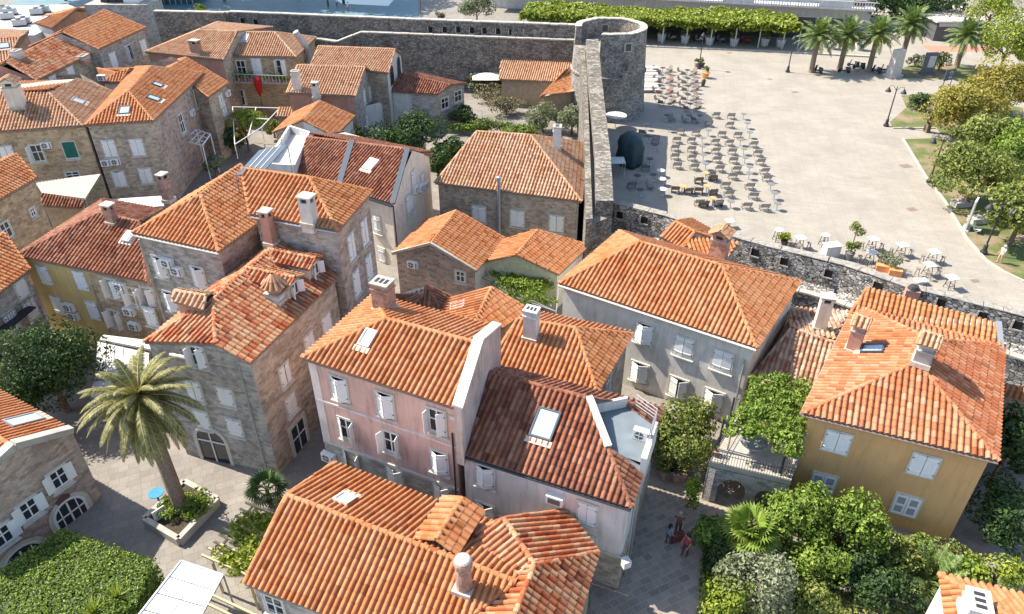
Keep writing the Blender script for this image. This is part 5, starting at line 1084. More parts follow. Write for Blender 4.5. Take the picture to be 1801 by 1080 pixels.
def fanpalm(label,b,h,n,Ln,seg,mat,name='fan_palm'):
    r=thing(name,label,'palm',b); mb=MB(); mb.tube([(0,0,0),(0,0,h)],[.14,.11],8); mb.build('trunk',[PBARK],r); mb=MB()
    for i in range(n):
        t=(i+.5)/n; el=1.3-1.5*t; az=i*2.39996; d=V((math.cos(az)*math.cos(el),math.sin(az)*math.cos(el),math.sin(el))); o=V((0,0,h)); e=o+d*Ln*.6; mb.tube([o,e],.02,4,0,False,.9); s=d.cross(V((0,0,1))).normalized(); u=s.cross(d); rr=random.random()
        for k in range(seg):
            a=-1.9+3.8*k/(seg-1); q=(d*math.cos(a)+s*math.sin(a)+u*(-.15)).normalized(); w=(s*math.cos(a)-d*math.sin(a))*.05*Ln/1.2; m=e+q*Ln*.34; tip=e+q*Ln*.62-V((0,0,.1*Ln)); 
            mb.add([e,m+w,tip,m-w],[(0,1,2,3)],0,rr*.5+random.random()*.4)
    o=mb.build('fronds',[mat],r); return r
fanpalm('bright fan palm at the lane side of the right garden',P(1308,978,0),1.9,26,1.45,17,LG)
fanpalm('small dark fan palm behind the bottom left pergola',P(477,890,0),1.3,20,1.15,15,LD)
for x,y,l in((205,1052,'spiky yucca on top of the ivy hedge'),(165,1078,'second spiky yucca at the bottom of the ivy hedge')):
    b=P(x,y,2.1); mb=MB()
    for i in range(60):
        el=random.uniform(.1,1.4); az=random.uniform(0,6.28); d=V((math.cos(az)*math.cos(el),math.sin(az)*math.cos(el),math.sin(el))); s=d.cross(V((0,0,1))).normalized()*.05; mb.add([b-s,b+s,b+d*.9],[(0,1,2)],0,random.random())
    tag(mb.build('yucca',[LB],base=b,loc=b),l,'plant')
b=P(1632,1030,0); r=thing('garden_palm','feathery green palm in front of the ochre villa corner','palm',b); mb=MB()
for i in range(22): frond(mb,(0,0,.3),i*2.4,1.3-1.1*i/22,2.2,.4,30,.06,.4)
mb.build('fronds',[PL],r); mb=MB(); mb.tube([(0,0,0),(0,0,.4)],.15); mb.build('trunk',[PBARK],r)
mb=MB(); b=P(1468,1040,0)
for i in range(16):
    a=i*2.4; e=b+V((math.cos(a)*.5,math.sin(a)*.5,1.)); mb.tube([b,b+V((math.cos(a)*.15,math.sin(a)*.15,.5)),e],[.05,.035,.02],5)
    for k in range(4): aa=a+random.uniform(-.9,.9); mb.tube([e,e+V((math.cos(aa)*.35,math.sin(aa)*.35,random.uniform(.1,.45)))],[.02,.008],4)
tag(mb.build('bare_shrub',[plain('pale dead twigs',(.36,.31,.27),.9)],base=b,loc=b),'leafless pale shrub between the olive tree and the ferny shrub','shrub')

# continuous planting of the right garden
mb=MB(); g=px((1232,930),(1300,900),(1400,880),(1540,930),(1668,962),(1740,985),(1660,1010),(1640,1090),(1400,1100),(1225,1100)); n=0; C=[]; NR=[]
def inpoly(x,y,g):
    k=False
    for i in range(len(g)):
        a,b=g[i],g[i-1]
        if (a.y>y)!=(b.y>y) and x<(b.x-a.x)*(y-a.y)/(b.y-a.y)+a.x: k=not k
    return k
x0,x1,y0,y1=min(p.x for p in g),max(p.x for p in g),min(p.y for p in g),max(p.y for p in g)
while len(C)<9000:
    x,y=random.uniform(x0,x1),random.uniform(y0,y1)
    if inpoly(x,y,g): 
        h=.35+.3*math.sin(x*1.1+1)*math.sin(y*1.3)+.15*math.sin(x*3.1+y*2.2)
        if h>.12: C.append((x,y,max(.05,h*random.uniform(.3,1.1)))); NR.append((random.uniform(-.4,.4),random.uniform(-.4,.4),1))
leafcloud(mb,np.array(C),np.array(NR),.2); tag(mb.build('ground_cover',[LM]),'low leafy ground cover filling the right garden','ground cover',kind='stuff')
for i,(x,y,z,R,m_,l) in enumerate(((1440,985,1.5,(1.7,1.4,1.4),LG,'bright green shrub behind the leafless pale shrub'),(1555,1040,1.1,(1.8,1.2,1.),LD,'dark shrub at the bottom edge beside the feathery palm'),(1420,1060,1.2,(1.5,1.2,1.1),LM,'mid green shrub at the bottom edge right of the silvery olive'),(1610,965,.9,(1.2,.9,.8),LG,'bright shrub against the right end of the ochre villa wall'),(1345,930,1.6,(1.4,1.2,1.3),LM,'leafy shrub beside the bright fan palm'),(1250,940,1.2,(1.,1.,1.1),LG,'bright shrub at the lane edge behind the dark clipped hedge'))): tree('shrub',l,'shrub',P(x,y,z),R,m_,1900,.2,15,.42)
# ================================================================ STRUCTURES AROUND
# long vine pergola of the cafe
zt=3.5; a,b=P(915,28,zt),P(1408,49,zt); d=(b-a); d.z=0; Ln=d.length; d.normalize(); bk=V((-d.y,d.x,0))*8.; base=V((a.x,a.y,0)); r=thing('cafe_pergola','long cafe pergola roofed with bright vine along the far side of the square','pergola',base); mb=MB(); n=15000
t=RNG.random(n)*Ln; w=RNG.random(n)*9.-.8; zz=zt+.35+.3*np.sin(t*.9)*np.cos(w*1.1)+RNG.normal(0,.14,n)+.25*np.sin(t*.23); edge=RNG.random(n)<.22; w=np.where(edge,-.8+RNG.normal(0,.25,n),w); zz=np.where(edge,zt-.5+RNG.random(n)*1.2+.2*np.sin(t*1.3),zz)
bn=bk.normalized(); C=np.stack([a.x+d.x*t+bn.x*w,a.y+d.y*t+bn.y*w,zz],1); NR=np.tile([bn.x*-.2,bn.y*-.2,1.],(n,1)); leafcloud(mb,C,NR,.62); mb.build('vine',[LB],r,base)
mb=MB(); mb.prism([(p.x,p.y) for p in (a,b,b+bk,a+bk)],zt-.05,zt+.12); 
for i in range(14): p=lerp(a,b,i/13); mb.bar(p,p+bk,.15,.2)
mb.build('roof_frame',[WOOD],r,base)
for x in(930,965,1000,1165,1207,1250,1293,1335,1378,1405):
    q=P(x,70+ (x-1165)*.04,0); pl=Pl(bn,V((a.x,a.y,0))+bn*.3); q=pl.hit(x,72); MB().tube([(q.x,q.y,0),(q.x,q.y,zt)],.1,8).build('post',[WHITE],r,base)
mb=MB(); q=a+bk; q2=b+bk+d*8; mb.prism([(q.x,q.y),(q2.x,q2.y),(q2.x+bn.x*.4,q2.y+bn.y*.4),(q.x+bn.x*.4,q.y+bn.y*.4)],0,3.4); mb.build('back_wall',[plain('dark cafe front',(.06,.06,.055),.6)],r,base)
w=px((1131,82),(1350,91),(1540,101)); mb=MB()
for u,v in zip(w,w[1:]): mb.bar(u+V((0,0,.1)),v+V((0,0,.1)),.6,.22)
tag(mb.build('kerb',[COPING]),kind='structure')
# white building beyond
p0,p1=P(1238,4,3.6),P(1540,20,3.6); d=(p1-p0); d.z=0; d.normalize(); bn=V((-d.y,d.x,0)); f=[p0-d*40,p1,p1+bn*12,p0-d*40+bn*12]; h=House('cafe_building','white building with balustraded balcony beyond the vine pergola','building',[V((p.x,p.y,9.)) for p in [q+bn*3 for q in f]],[],WHITE,top=True)
mb=MB(); c=(p0+p1)/2-d*20; rz=math.atan2(d.y,d.x); l=(p1-p0).length+40; mb.box((c.x+bn.x*1.5,c.y+bn.y*1.5,3.75),(l,3.4,.3),rz); mb.box((c.x,c.y,4.9),(l,.2,.14),rz)
for k in range(int(l/.45)):
    if (k//12)%3==2: q=p0-d*40+d*(k*.45+.2); mb.box((q.x,q.y,4.4),(.45,.22,1.),rz)
    else: q=p0-d*40+d*(k*.45+.2); mb.box((q.x,q.y,4.4),(.16,.14,1.),rz)
h.part('balcony',mb,[WHITE]); q=P(1515,7,4.5); h.part('awning_panel',MB().box(q+bn*.3-d*.3,(2.2,.2,1.1),rz).box(q+bn*.18-d*.3,(1.9,.06,.8),rz,1),[WHITE,plain('dark red panel',(.07,.015,.02),.6)])
f=px((1668,62),(1790,70),(1790,40),(1668,36)); h=House('beach_hut','low dark kiosk with flat pale roof behind the lone date palm','kiosk',[V((p.x,p.y,3.)) for p in (P(1640,72,0),P(1740,76,0),P(1740,76,0)+V((0,10,0)),P(1640,72,0)+V((0,10,0)))],[],plain('dark kiosk boarding',(.09,.085,.09),.7),top=True)
a,b=h.foot[0],h.foot[1]; mb=MB(); mb.box(((a.x+b.x)/2,a.y+5,3.15),(b.x-a.x+1,11,.25)); mb.box(((a.x+b.x)/2,a.y-.6,2.7),(b.x-a.x,.2,.5),0,1); h.part('roof',mb,[CREAM,METAL]); h.win(0,1700,66,3.,1.8,'dark')
# terrace beyond the rear wall
sheet('upper_terrace',[(-100,118),(-14.5,113.5),(-20.5,175),(-100,175)],.02,plain('blue green shade tint paving',(.11,.19,.21),.6,.15,.5))  # plain paving; the blue green tint stands in for tree shade
w=px((575,-8),(700,-8),(683,11),(602,7)); sheet('pond',w,.04,glassy('green pond water',(.012,.06,.05),.1))
f=px((0,-2),(300,-2)); 
h=House('glass_pavilion','glazed pavilion at the top edge beyond the rear wall','building',[P(280,8,0)+V((0,0,4)),P(340,8,0)+V((0,0,4)),P(340,8,0)+V((0,8,4)),P(280,8,0)+V((0,8,4))],[],glassy('pavilion glass',(.03,.07,.08)),top=True)
mb=MB(); a,b=h.foot[0],h.foot[1]
for i in range(7): q=lerp(a,b,i/6); mb.box((q.x,q.y-.05,2),(.12,.12,4))
h.part('mullion',mb,[METAL])
h=House('annex','pale stone block at the top edge between the cooling units and the glazed pavilion','building',[P(250,12,0)+V((0,0,4)),P(278,12,0)+V((0,0,4)),P(278,12,0)+V((0,6,4)),P(250,12,0)+V((0,6,4))],[],STONE_Y,top=True)
p=P(228,42,6.); r=thing('cooling_unit','tall white rooftop cooling tower behind the far upper left roof','cooling unit',V((p.x,p.y,0))); mb=MB(); mb.box((p.x,p.y,4.6),(9,5,9.2)); mb.build('plinth',[STONE_G],r,V((p.x,p.y,0))); mb=MB(); mb.box((p.x+1.7,p.y,10.8),(2.2,2.4,3.2)); mb.build('casing',[ACW],r,V((p.x,p.y,0))); mb=MB()
for k in range(3): mb.box((p.x-2.2+k*1.2,p.y-.6,10.4),(1.05,1.,2.4)); mb.lathe((p.x-2.2+k*1.2,p.y-.6,11.6),[(.4,0),(.4,.3),(.3,.3)],10,1)
mb.build('fan_bank',[DARKM,METAL],r,V((p.x,p.y,0)))
# ================================================================ LOWER LEFT COURT
w=px((258,922),(318,958),(385,887),(327,856)); base=sum(w,V())/4; r=thing('planter_bed','raised stone planting bed around the big shaggy palm','planter',base); mb=MB(); ww=[V((p.x,p.y,.55)) for p in w]
for i in range(4): wallseg(mb,ww[i],ww[(i+1)%4],0,.55,.3)
mb.build('kerb_wall',[COPING],r,base); mb=MB(); mb.poly([(p.x,p.y,.42) for p in inset(ww[::-1] if 0 else ww,.1)]); mb.build('soil',[plain('dark soil',(.06,.045,.03),.95,.3,4.)],r,base)
c=sum(ww,V())/4; tree('shrub','leafy ground shrubs around the foot of the big shaggy palm','shrub',c+V((.3,.1,.25)),(1.5,1.3,.5),LG,1500,.18,14,.4,trunkshow=False)
p=P(280,882,0); mb=MB(); mb.lathe(p,[(.06,0),(.06,.7),(.42,.7),(.42,.74),(0,.741)],16); tag(mb.build('cafe_table',[plain('blue table top',(.02,.2,.36),.5)],base=p,loc=p),'round blue table in the shade under the big palm','table')
p=P(287,920,0); mb=MB(); mb.box(p+V((0,0,.6)),(.7,.06,1.1),.9); mb.bar(p+V((-.25,.25,.0)),p+V((-.1,.1,1.1)),.05,mi=0); tag(mb.build('menu_board',[WHITE],base=p,loc=p),'white blank menu board at the corner of the palm bed','board')
z=2.5; w=px((319,988),(393,1013),(330,1130),(228,1105),z=z); base=V((w[0].x,w[0].y,0)); r=thing('glass_canopy','milky glass canopy on a steel frame at the bottom left','canopy',base); mb=MB(); u=V((0,0,.06))
gl,gnt,gb=newmat('milky glass sheet'); gb.inputs['Base Color'].default_value=(.62,.68,.68,1); gb.inputs['Roughness'].default_value=.2; MATS['mg']=gl
for i in range(4):
    for j in range(2):
        q=lambda s,t:lerp(lerp(w[0],w[1],s),lerp(w[3],w[2],s),t); A_=[q(j/2+.01,i/4+.008),q(j/2+.49,i/4+.008),q(j/2+.49,i/4+.242),q(j/2+.01,i/4+.242)]; m2=MB(); m2.add(A_+[v+u for v in A_],[(3,2,1,0),(4,5,6,7),(0,1,5,4),(1,2,6,5),(2,3,7,6),(3,0,4,7)]); m2.build('glass_pane',[gl],r,base)
for i in range(4): mb.bar(w[i]+u,w[(i+1)%4]+u,.08,.1); mb.tube([(w[i].x,w[i].y,0),w[i]],.05)
for i in range(1,4): mb.bar(lerp(w[0],w[3],i/4)-u,lerp(w[1],w[2],i/4)-u,.06)
mb.build('frame',[METAL],r,base)
z=2.6; base=P(400,940,0); r=thing('timber_pergola','pale timber pergola with yellow green vine beside the long low house','pergola',base); BM=plain('pale pergola timber',(.46,.36,.2),.8,.15,4.)
for x,y in((432,884),(422,895),(414,908),(402,919),(392,929),(385,940),(375,952),(364,963),(355,976),(374,1047),(364,1062),(352,1080)):
    a=P(x,y,z); b=a+V((2.9,-1.3,0)); mb=MB(); mb.bar(a,b,.09,.12); mb.build('beam',[BM],r,base)
mb=MB(); 
for s in(.12,.8): mb.bar(P(437,882,z-.13)+V((3.*s,-1.35*s,0)),lerp(P(437,882,z-.13),P(345,1000,z-.13),.85)+V((3.*s,-1.35*s,0)),.1,.12)
mb.build('rail',[BM],r,base)
for t in(0,.42,.84):
    for s in(.12,.8): p=lerp(P(437,882,z),P(345,1000,z),t)+V((3.*s,-1.35*s,-.2)); MB().bar((p.x,p.y,0),p,.1).build('post',[BM],r,base)
mb=MB()
for k in range(30):
    t=random.uniform(.05,.8); p=lerp(P(437,882,z),P(345,1000,z),t)+V((3,-1.35,0))*random.uniform(.15,.9); crown(mb,p+V((0,0,.05)),(.6,.55,.3),120,.2,4,.6,-1)
mb.build('vine',[LB],r,base)
# restaurant awnings below the yellow house
def slab(name,label,cat,pts,mats,t=.06,z0=0,ribs=0,ribm=None):
    base=V((pts[0].x,pts[0].y,z0)); r=thing(name,label,cat,base); mb=MB(); u=V((0,0,t)); n=len(pts); mb.add(list(pts)+[p+u for p in pts],[tuple(range(n))[::-1],tuple(range(n,2*n))]+[(i,(i+1)%n,n+(i+1)%n,n+i) for i in range(n)]); mb.build('canvas',mats,r,base); mb=MB()
    for p in pts: mb.tube([(p.x,p.y,z0),p],.04)
    for i in range(n): mb.bar(pts[i]-u,pts[(i+1)%n]-u,.06)
    for k in range(1,ribs): mb.bar(lerp(pts[0],pts[1],k/ribs)+u*1.3,lerp(pts[3],pts[2],k/ribs)+u*1.3,.05,.03)
    mb.build('frame',[METAL],r,base); return r
CANV=plain('white awning canvas',(.55,.53,.49),.85,.05)
slab('awning','white ribbed restaurant awning between the dark tree and the dormer house','awning',[P(172,602,2.9),P(262,622,2.9),P(262,660,2.3),P(168,668,2.3)],[CANV],ribs=6)
slab('awning','narrow white awning strip against the yellow and stone house','awning',[P(182,590,3.),P(265,600,3.),P(268,616,3.05),P(176,598,3.05)],[CANV])
slab('awning','second white awning under the big palm fronds','awning',[P(165,672,2.3),P(262,664,2.3),P(255,705,2.1),P(160,700,2.1)],[CANV],ribs=5)
slab('awning','cream canvas awning in the alley below the long stone house','awning',[P(62,320,4.3),P(177,307,4.6),P(150,350,3.9),P(75,340,3.9)],[plain('cream awning canvas',(.46,.40,.30),.85,.06)])
ft=[P(74,362,3.2),P(143,366,3.2),P(150,350,3.8),P(75,341,3.8)]; House('shed','short tiled lean-to below the cream awning','shed',[p-V((0,0,.15)) for p in inset(ft,.15)],[ft],WOOD,TILE_BROWN)
slab('awning','long white canopy strip at the foot of the rough stone corner house','awning',[P(185,352,2.6),P(290,345,2.6),P(300,362,2.6),P(250,366,2.6)],[CANV])
# metal frames of the fenced court
base=P(350,270,0); r=thing('court_trellis','white metal frame canopy against the rough stone corner house','trellis',base); mb=MB(); w=[P(322,248,4.),P(356,256,4.),P(370,236,4.3),P(345,228,4.3)]
for i in range(4): mb.tube([w[i],w[(i+1)%4]],.07); mb.tube([(w[i].x,w[i].y,0),w[i]],.06)
for k in(.33,.66): mb.tube([lerp(w[0],w[1],k),lerp(w[3],w[2],k)],.05); mb.tube([lerp(w[0],w[3],k),lerp(w[1],w[2],k)],.05)
mb.build('frame',[ACW],r,base)
base=P(455,235,0); r=thing('court_trellis','white metal trellis over the sunlit vine court','trellis',base); mb=MB(); w=[P(409,188,4.),P(492,190,4.),P(460,224,4.),P(413,254,3.6),P(435,207,4.)]
for i in range(4): mb.tube([w[i],w[(i+1)%4]],.05); mb.tube([w[i]-V((0,0,1.6)),w[i]],.05)
mb.tube([w[4],lerp(w[1],w[2],.6)],.06); mb.tube([lerp(w[0],w[1],.5),lerp(w[3],w[2],.5)],.06); mb.build('frame',[ACW],r,base)
p=P(458,200,1.); slab('yellow_screen','yellow canvas screen hanging in the vine court','screen',[P(413,236,2.6),P(424,214,3.2),P(432,232,2.4),P(420,250,1.6)],[plain('yellow canvas',(.62,.42,.04),.8)])
# hanging parasol on balcony
h,a,b,nn=balc; p=lerp(a,b,.54)+nn*1.35; r=thing('closed_parasol','closed red parasol hanging over the flower balcony edge','parasol',p); mb=MB(); mb.lathe(p,[(.05,.9),(.42,.55),(.5,.1),(.38,-.7),(.12,-1.5),(.03,-1.6)],12); mb.build('canopy',[plain('red parasol cloth',(.42,.012,.015),.8,.15,5.)],r,p); MB().tube([p+V((0,0,-3.)),p+V((0,0,.95))],.035).build('pole',[DARKM],r,p)
for i,(t,k) in enumerate(((.12,.45),(.22,.4),(.32,.3),(.42,.35),(.68,.25),(.8,.3),(.88,.3),(.95,.3))):
    q=lerp(a,b,t)+nn*.85+V((0,0,.1)); g=thing('potted_plant','potted green plant on the flower balcony','plant',q,'potted plants on the flower balcony'); mb=MB(); mb.lathe(q,[(.16,0),(.22,.35),(.2,.35)],8); mb.build('pot',[ROSE],g,q); mb=MB(); crown(mb,q+V((0,0,.35+k)),(k+.1,k+.1,k+.15),120,.2,5,.5); mb.build('foliage',[LM if i%2 else LG],g,q)
# stone terrace with arches by the ochre villa
z=3.0; w=px((1284,750),(1247,812),(1392,846),(1418,772),z=z); base=V((w[1].x,w[1].y,0)); r=thing('stone_terrace','raised stone terrace with arched front and iron railing beside the ochre villa','terrace',base)
mb=MB(); mb.prism([(p.x,p.y) for p in w],z-.35,z); mb.build('terrace_floor',[COPING],r,base)
a,b=V((w[1].x,w[1].y,0)),V((w[2].x,w[2].y,0)); d=(b-a); Lr=d.length; d.normalize(); nn=V((d.y,-d.x,0)); rz=math.atan2(d.y,d.x); mb=MB()
def archwall(mb,a,d,n,L_,H,spans,t=.45):
    # wall with arched openings, built from strips
    xs=[0.]
    for c,w_,hs in spans:
        k=8
        for i in range(k+1): xs.append(c-w_/2+w_*i/k)
    xs.append(L_)
    for i in range(len(xs)-1):
        x0,x1=xs[i],xs[i+1]; 
        if x1-x0<.001: continue
        xm=(x0+x1)/2; bot=[0,0]
        for c,w_,hs in spans:
            if abs(xm-c)<w_/2: bot=[hs+math.sqrt(max(0,(w_/2)**2-(x-c)**2)) for x in(x0,x1)]
        v=[a+d*x+V((0,0,zz))-n*o for o in(0,t) for x,zz in((x0,bot[0]),(x1,bot[1]),(x1,H),(x0,H))]
        mb.add(v,[(0,1,2,3),(5,4,7,6),(0,4,5,1)]+([(0,3,7,4)] if i==0 else [])+([(1,5,6,2)] if i==len(xs)-2 else []))
archwall(mb,a+d*.02+nn*.02,d,nn,Lr-.04,z-.36,[(1.7,1.7,1.3),(3.9,1.3,1.3)] if Lr>4.8 else [(Lr*.34,1.5,1.3),(Lr*.76,1.1,1.3)]); mb.build('arched_wall',[STONE_G],r,base)
mb=MB(); c=V((w[0].x,w[0].y,0)); d2=(a-c); l2=d2.length; d2.normalize(); archwall(mb,c,d2,V((d2.y,-d2.x,0)),l2,z-.36,[(l2*.5,1.5,1.2)]); mb.build('side_wall',[STONE_G],r,base)
mb=MB()
def railing(mb,p,q,z,h=.95,st=.14):
    n=int((q-p).length/st)
    for i in range(n+1): s=lerp(p,q,i/n); mb.tube([(s.x,s.y,z),(s.x,s.y,z+h)],.014,4,cap=False)
    for k in(.06,h*.75,h): mb.tube([(p.x,p.y,z+k),(q.x,q.y,z+k)],.024,4)
railing(mb,w[0],w[1],z); railing(mb,w[1],w[2],z); mb.build('railing',[DARKM],r,base)
for k,(x,y) in enumerate(((1280,752),(1262,790),(1400,775),(1372,832))): p=P(x,y,z); MB().bar(p,p+V((0,0,2.3)),.09).build('post',[DARKM],r,base)
p=P(1322,793,z); mb=MB(); mb.lathe(p,[(.25,0),(.06,.05),(.06,.7),(.75,.7),(.75,.76)],20); tag(mb.build('round_table',[METAL],base=p,loc=p),'round grey table on the raised stone terrace','table')
p=P(1256,800,z); g=thing('potted_plant','small plant in an orange pot at the terrace corner','plant',p); mb=MB(); mb.lathe(p,[(.15,0),(.22,.35),(.18,.35)],10); mb.build('pot',[ROSE],g,p); mb=MB(); crown(mb,p+V((0,0,.5)),(.2,.2,.2),80,.12,4,.5); mb.build('foliage',[LM],g,p)
c=[P(1290,745,5.),P(1345,668,5.),P(1420,690,5.),P(1398,792,5.)]; base=V((c[3].x,c[3].y,0)); g=thing('vine_canopy','broad low bright vine canopy over the raised stone terrace','vine',base); mb=MB()
for i in range(7):
    for j in range(7): p=lerp(lerp(c[0],c[1],i/6),lerp(c[3],c[2],i/6),j/6)+V((random.uniform(-.2,.2),random.uniform(-.2,.2),random.uniform(-.15,.25))); crown(mb,p,(.62,.62,.42),190,.2,5,.6,-.9)
mb.build('foliage',[LG],g,base); m2=MB()
for i in range(4): m2.bar(c[i],c[(i+1)%4],.08); m2.tube([(c[i].x,c[i].y,3.),c[i]],.05)
m2.build('frame',[WOOD],g,base); m2=MB(); m2.tube([(c[3].x,c[3].y,0),(c[3].x-.1,c[3].y+.1,2.5),(c[3].x,c[3].y,5.)],[.09,.07,.05]); m2.build('stem',[BARK],g,base)
p=P(1189,843,0)
for x,y,l in((1190,842,'square terracotta planter box with a dark shrub in the lane'),(1168,836,'smaller planter half hidden under the dark climber')):
    p=P(x,y,0); g=thing('planter_box',l,'planter',p); MB().box(p+V((0,0,.3)),(.75,.7,.6),.3,top=1.1).build('box',[BRICKP],g,p); mb=MB(); crown(mb,p+V((0,0,.75)),(.4,.4,.3),160,.15,6,.5); mb.build('foliage',[LD],g,p)
p=P(1073,985,0)
mb=MB(); q=whiteh.foot[1]; p=V((q.x+.2,q.y-.3,2.4)); whiteh.part('street_lamp_bracket',MB().box(p,(.4,.4,.45),.4).bar(p,p+V((-.4,.3,.2)),.05),[WHITE])
# ================================================================ PEOPLE
def person_mesh(pose,cols,h=1.7):
    """one continuous skinned body; regions coloured by material"""
    k=h/1.7; sw=pose
    J=[((0,0,.92),.13),((0,0,1.12),.125),((0,0,1.36),.15),((0,0,1.47),.06),((0,.01,1.54),.075),((0,.015,1.62),.095),((0,.01,1.69),.06)]
    E_=[(0,1),(1,2),(2,3),(3,4),(4,5),(5,6)]
    def add(p,r,par): J.append((p,r)); E_.append((par,len(J)-1)); return len(J)-1
    for s in(-1,1):
        a=add((s*.095,0,.86),.1,0); kn=add((s*.1,.13*sw*s+.03,.48),.062,a); an=add((s*.1,.24*sw*s-.05*abs(sw),.09),.042,kn); add((s*.105,.24*sw*s+.13,.035),.035,an)
        sh=add((s*.19,0,1.39),.065,2); el=add((s*.25,-.14*sw*s,1.13),.045,sh); wr=add((s*.24,-.14*sw*s+.16,.93),.033,el); hd=add((s*.235,-.14*sw*s+.21,.87),.035,wr)
        for q in range(4): add((s*.235+(q-1.5)*.018,-.14*sw*s+.245,.80+.008*abs(q-1.5)),.009,hd)
        add((s*.2,-.14*sw*s+.25,.85),.01,hd)
    me=bpy.data.meshes.new('tmp'); me.from_pydata([tuple(c*k for c in p) for p,_ in J],E_,[]); o=bpy.data.objects.new('tmp',me); COL.objects.link(o)
    m=o.modifiers.new('s','SKIN'); m.use_smooth_shade=True; o.modifiers.new('u','SUBSURF').levels=1; o.modifiers['u'].render_levels=1
    for i,(p,r) in enumerate(J): me.skin_vertices[0].data[i].radius=(r*k,r*k*(.78 if i in(1,2) else 1)); 
    for v in me.skin_vertices[0].data: v.use_root=False
    me.skin_vertices[0].data[0].use_root=True
    dg=bpy.context.evaluated_depsgraph_get(); nm=bpy.data.meshes.new_from_object(o.evaluated_get(dg)); bpy.data.objects.remove(o); nm.name='body'
    nm.materials.clear()
    for c in cols: nm.materials.append(c)
    for p in nm.polygons:
        c=p.center/k
        p.material_index=0 if c.z>1.44 or (abs(c.x)>.2 and c.z<1.22) else 1 if c.z>.9 else 3 if c.z<.07 else 2
    return nm
SKIN=plain('skin',(.45,.25,.17),.6,.05); 
def cl(n,c): return plain(n,c,.85,.12,8.)
def person(label,p,h,pose,rz,top,bot,hair):
    dk=cl('dark shoes',(.05,.04,.04)); me=person_mesh(pose,[SKIN,cl('cloth %.2f %.2f %.2f'%top,top),cl('cloth %.2f %.2f %.2f'%bot,bot),dk],h); r=thing('person',label,'person',p,None,rz); mobj('body',me,r); k=h/1.7
    mb=MB(); mb.lathe((0,-.005*k,1.585*k),[(.098*k,.0),(.112*k,.05*k),(.105*k,.11*k),(.06*k,.155*k),(0,.165*k)],12); mb.box((0,-.075*k,1.53*k),(.17*k,.07*k,.2*k)); mobj('hair',mb.mesh('hair',[cl('hair %.2f'%hair[0],hair)]),r)
    mb=MB()
    for s in(-1,1): mb.box((s*.036*k,.108*k,1.625*k),(.022*k,.012*k,.014*k))
    mb.box((0,.112*k,1.565*k),(.045*k,.012*k,.012*k)); mb.box((0,.118*k,1.6*k),(.022*k,.03*k,.035*k),mi=1); mobj('face',mb.mesh('face',[dk,SKIN]),r)
    return r
person('woman in red top and dark red trousers standing in the lane, right of the three',P(1204,976,0),1.7,.35,2.2,(.42,.07,.08),(.14,.03,.05),(.05,.025,.015))
person('person in blue grey shirt with a dark backpack in the lane, left of the three',P(1174,957,0),1.6,.3,-1.,(.22,.27,.36),(.10,.09,.10),(.03,.02,.015))
person('person in brown patterned jacket at the edge of the sunlit strip in the lane',P(1191,938,0),1.7,.3,2.8,(.17,.10,.07),(.10,.07,.06),(.35,.28,.2))
person('white haired person in pale clothes at the right end of the square',P(1756,462,0),1.7,.4,1.9,(.72,.70,.66),(.55,.36,.28),(.6,.58,.55))
person('person in red shorts on the shaded terrace beyond the rear wall',P(613,20,0),1.7,.5,1.6,(.6,.58,.55),(.5,.05,.04),(.05,.03,.02))
person('person in dark clothes walking on the shaded terrace beyond the rear wall',P(578,16,0),1.7,.5,.4,(.05,.06,.1),(.04,.04,.06),(.05,.03,.02))
person('person in white shirt on the shaded terrace beyond the rear wall',P(593,13,0),1.7,.2,-.4,(.65,.65,.65),(.08,.09,.12),(.05,.03,.02))
p=P(1190,950,0); mb=MB(); mb.box(p+V((0,0,.3)),(.75,.35,.5),.3); mb.bar(p+V((-.2,0,.55)),p+V((.2,0,.62)),.03); tag(mb.build('travel_bag',[plain('dark red bag',(.16,.05,.045),.7)],base=p,loc=p),'dark red bag lying between the three people in the lane','bag')
# ================================================================ SQUARE FURNITURE
WOODG=plain('grey chair slats',(.17,.165,.155),.6,.1); DK=plain('dark wicker',(.085,.065,.055),.85,.2,20.); OR=plain('orange table top',(.72,.30,.12),.6); RB=plain('red brown chair',(.17,.085,.065),.7)
def chair_mesh(name,mat,w=.62,arm=False,leg=METAL):
    mb=MB()
    for i in range(5): mb.box((0,-.24+i*.12,.44),(w,.085,.03))
    for i in range(4): mb.box((0,.3+.045*i,.55+.125*i),(w,.03,.095),M=Matrix.Rotation(-.3,3,'X'))
    for s in(-1,1):
        mb.tube([(s*w/2,-.28,0),(s*w/2,.28,.44),(s*w/2,.46,.98)],.02,5,1); mb.tube([(s*w/2,.32,0),(s*w/2,-.28,.45)],.02,5,1)
        if arm: mb.box((s*(w/2+.03),0,.65),(.07,.6,.04)); mb.box((s*w/2,0,.3),(.05,.55,.6))
    return mb.mesh(name,[mat,leg])
def table_mesh(name,mat,r=.38,h=.74,leg=METAL,square=False):
    mb=MB()
    if square: mb.box((0,0,h),(r*2,r*2,.04))
    else: mb.lathe((0,0,0),[(r,h-.02),(r,h+.02),(0,h+.021)],16)
    mb.lathe((0,0,0),[(.26,0),(.25,.03),(.035,.06),(.035,h-.02)],10,1); return mb.mesh(name,[mat,leg])
CH=chair_mesh('folding_chair',WOODG,.72,leg=DARKM); WK=chair_mesh('wicker_armchair',DK,.66,True,DK); RC=chair_mesh('cafe_chair',RB);CB=chair_mesh('cafe_chair',plain('brown chair',(.16,.12,.095),.7)); TB=table_mesh('bistro_table',WOODG); TO=table_mesh('orange_table',OR); TD=table_mesh('dark_table',DARKM); TW=table_mesh('white_table',WHITE,.45)
def put(name,me,p,rz,label,cat,group):
    o=mobj(name,me,None,p,rz)
    if 'chair' in name and 'white' not in label: o.scale=(1.15,1.05,.9)
    return tag(o,label,cat,group)
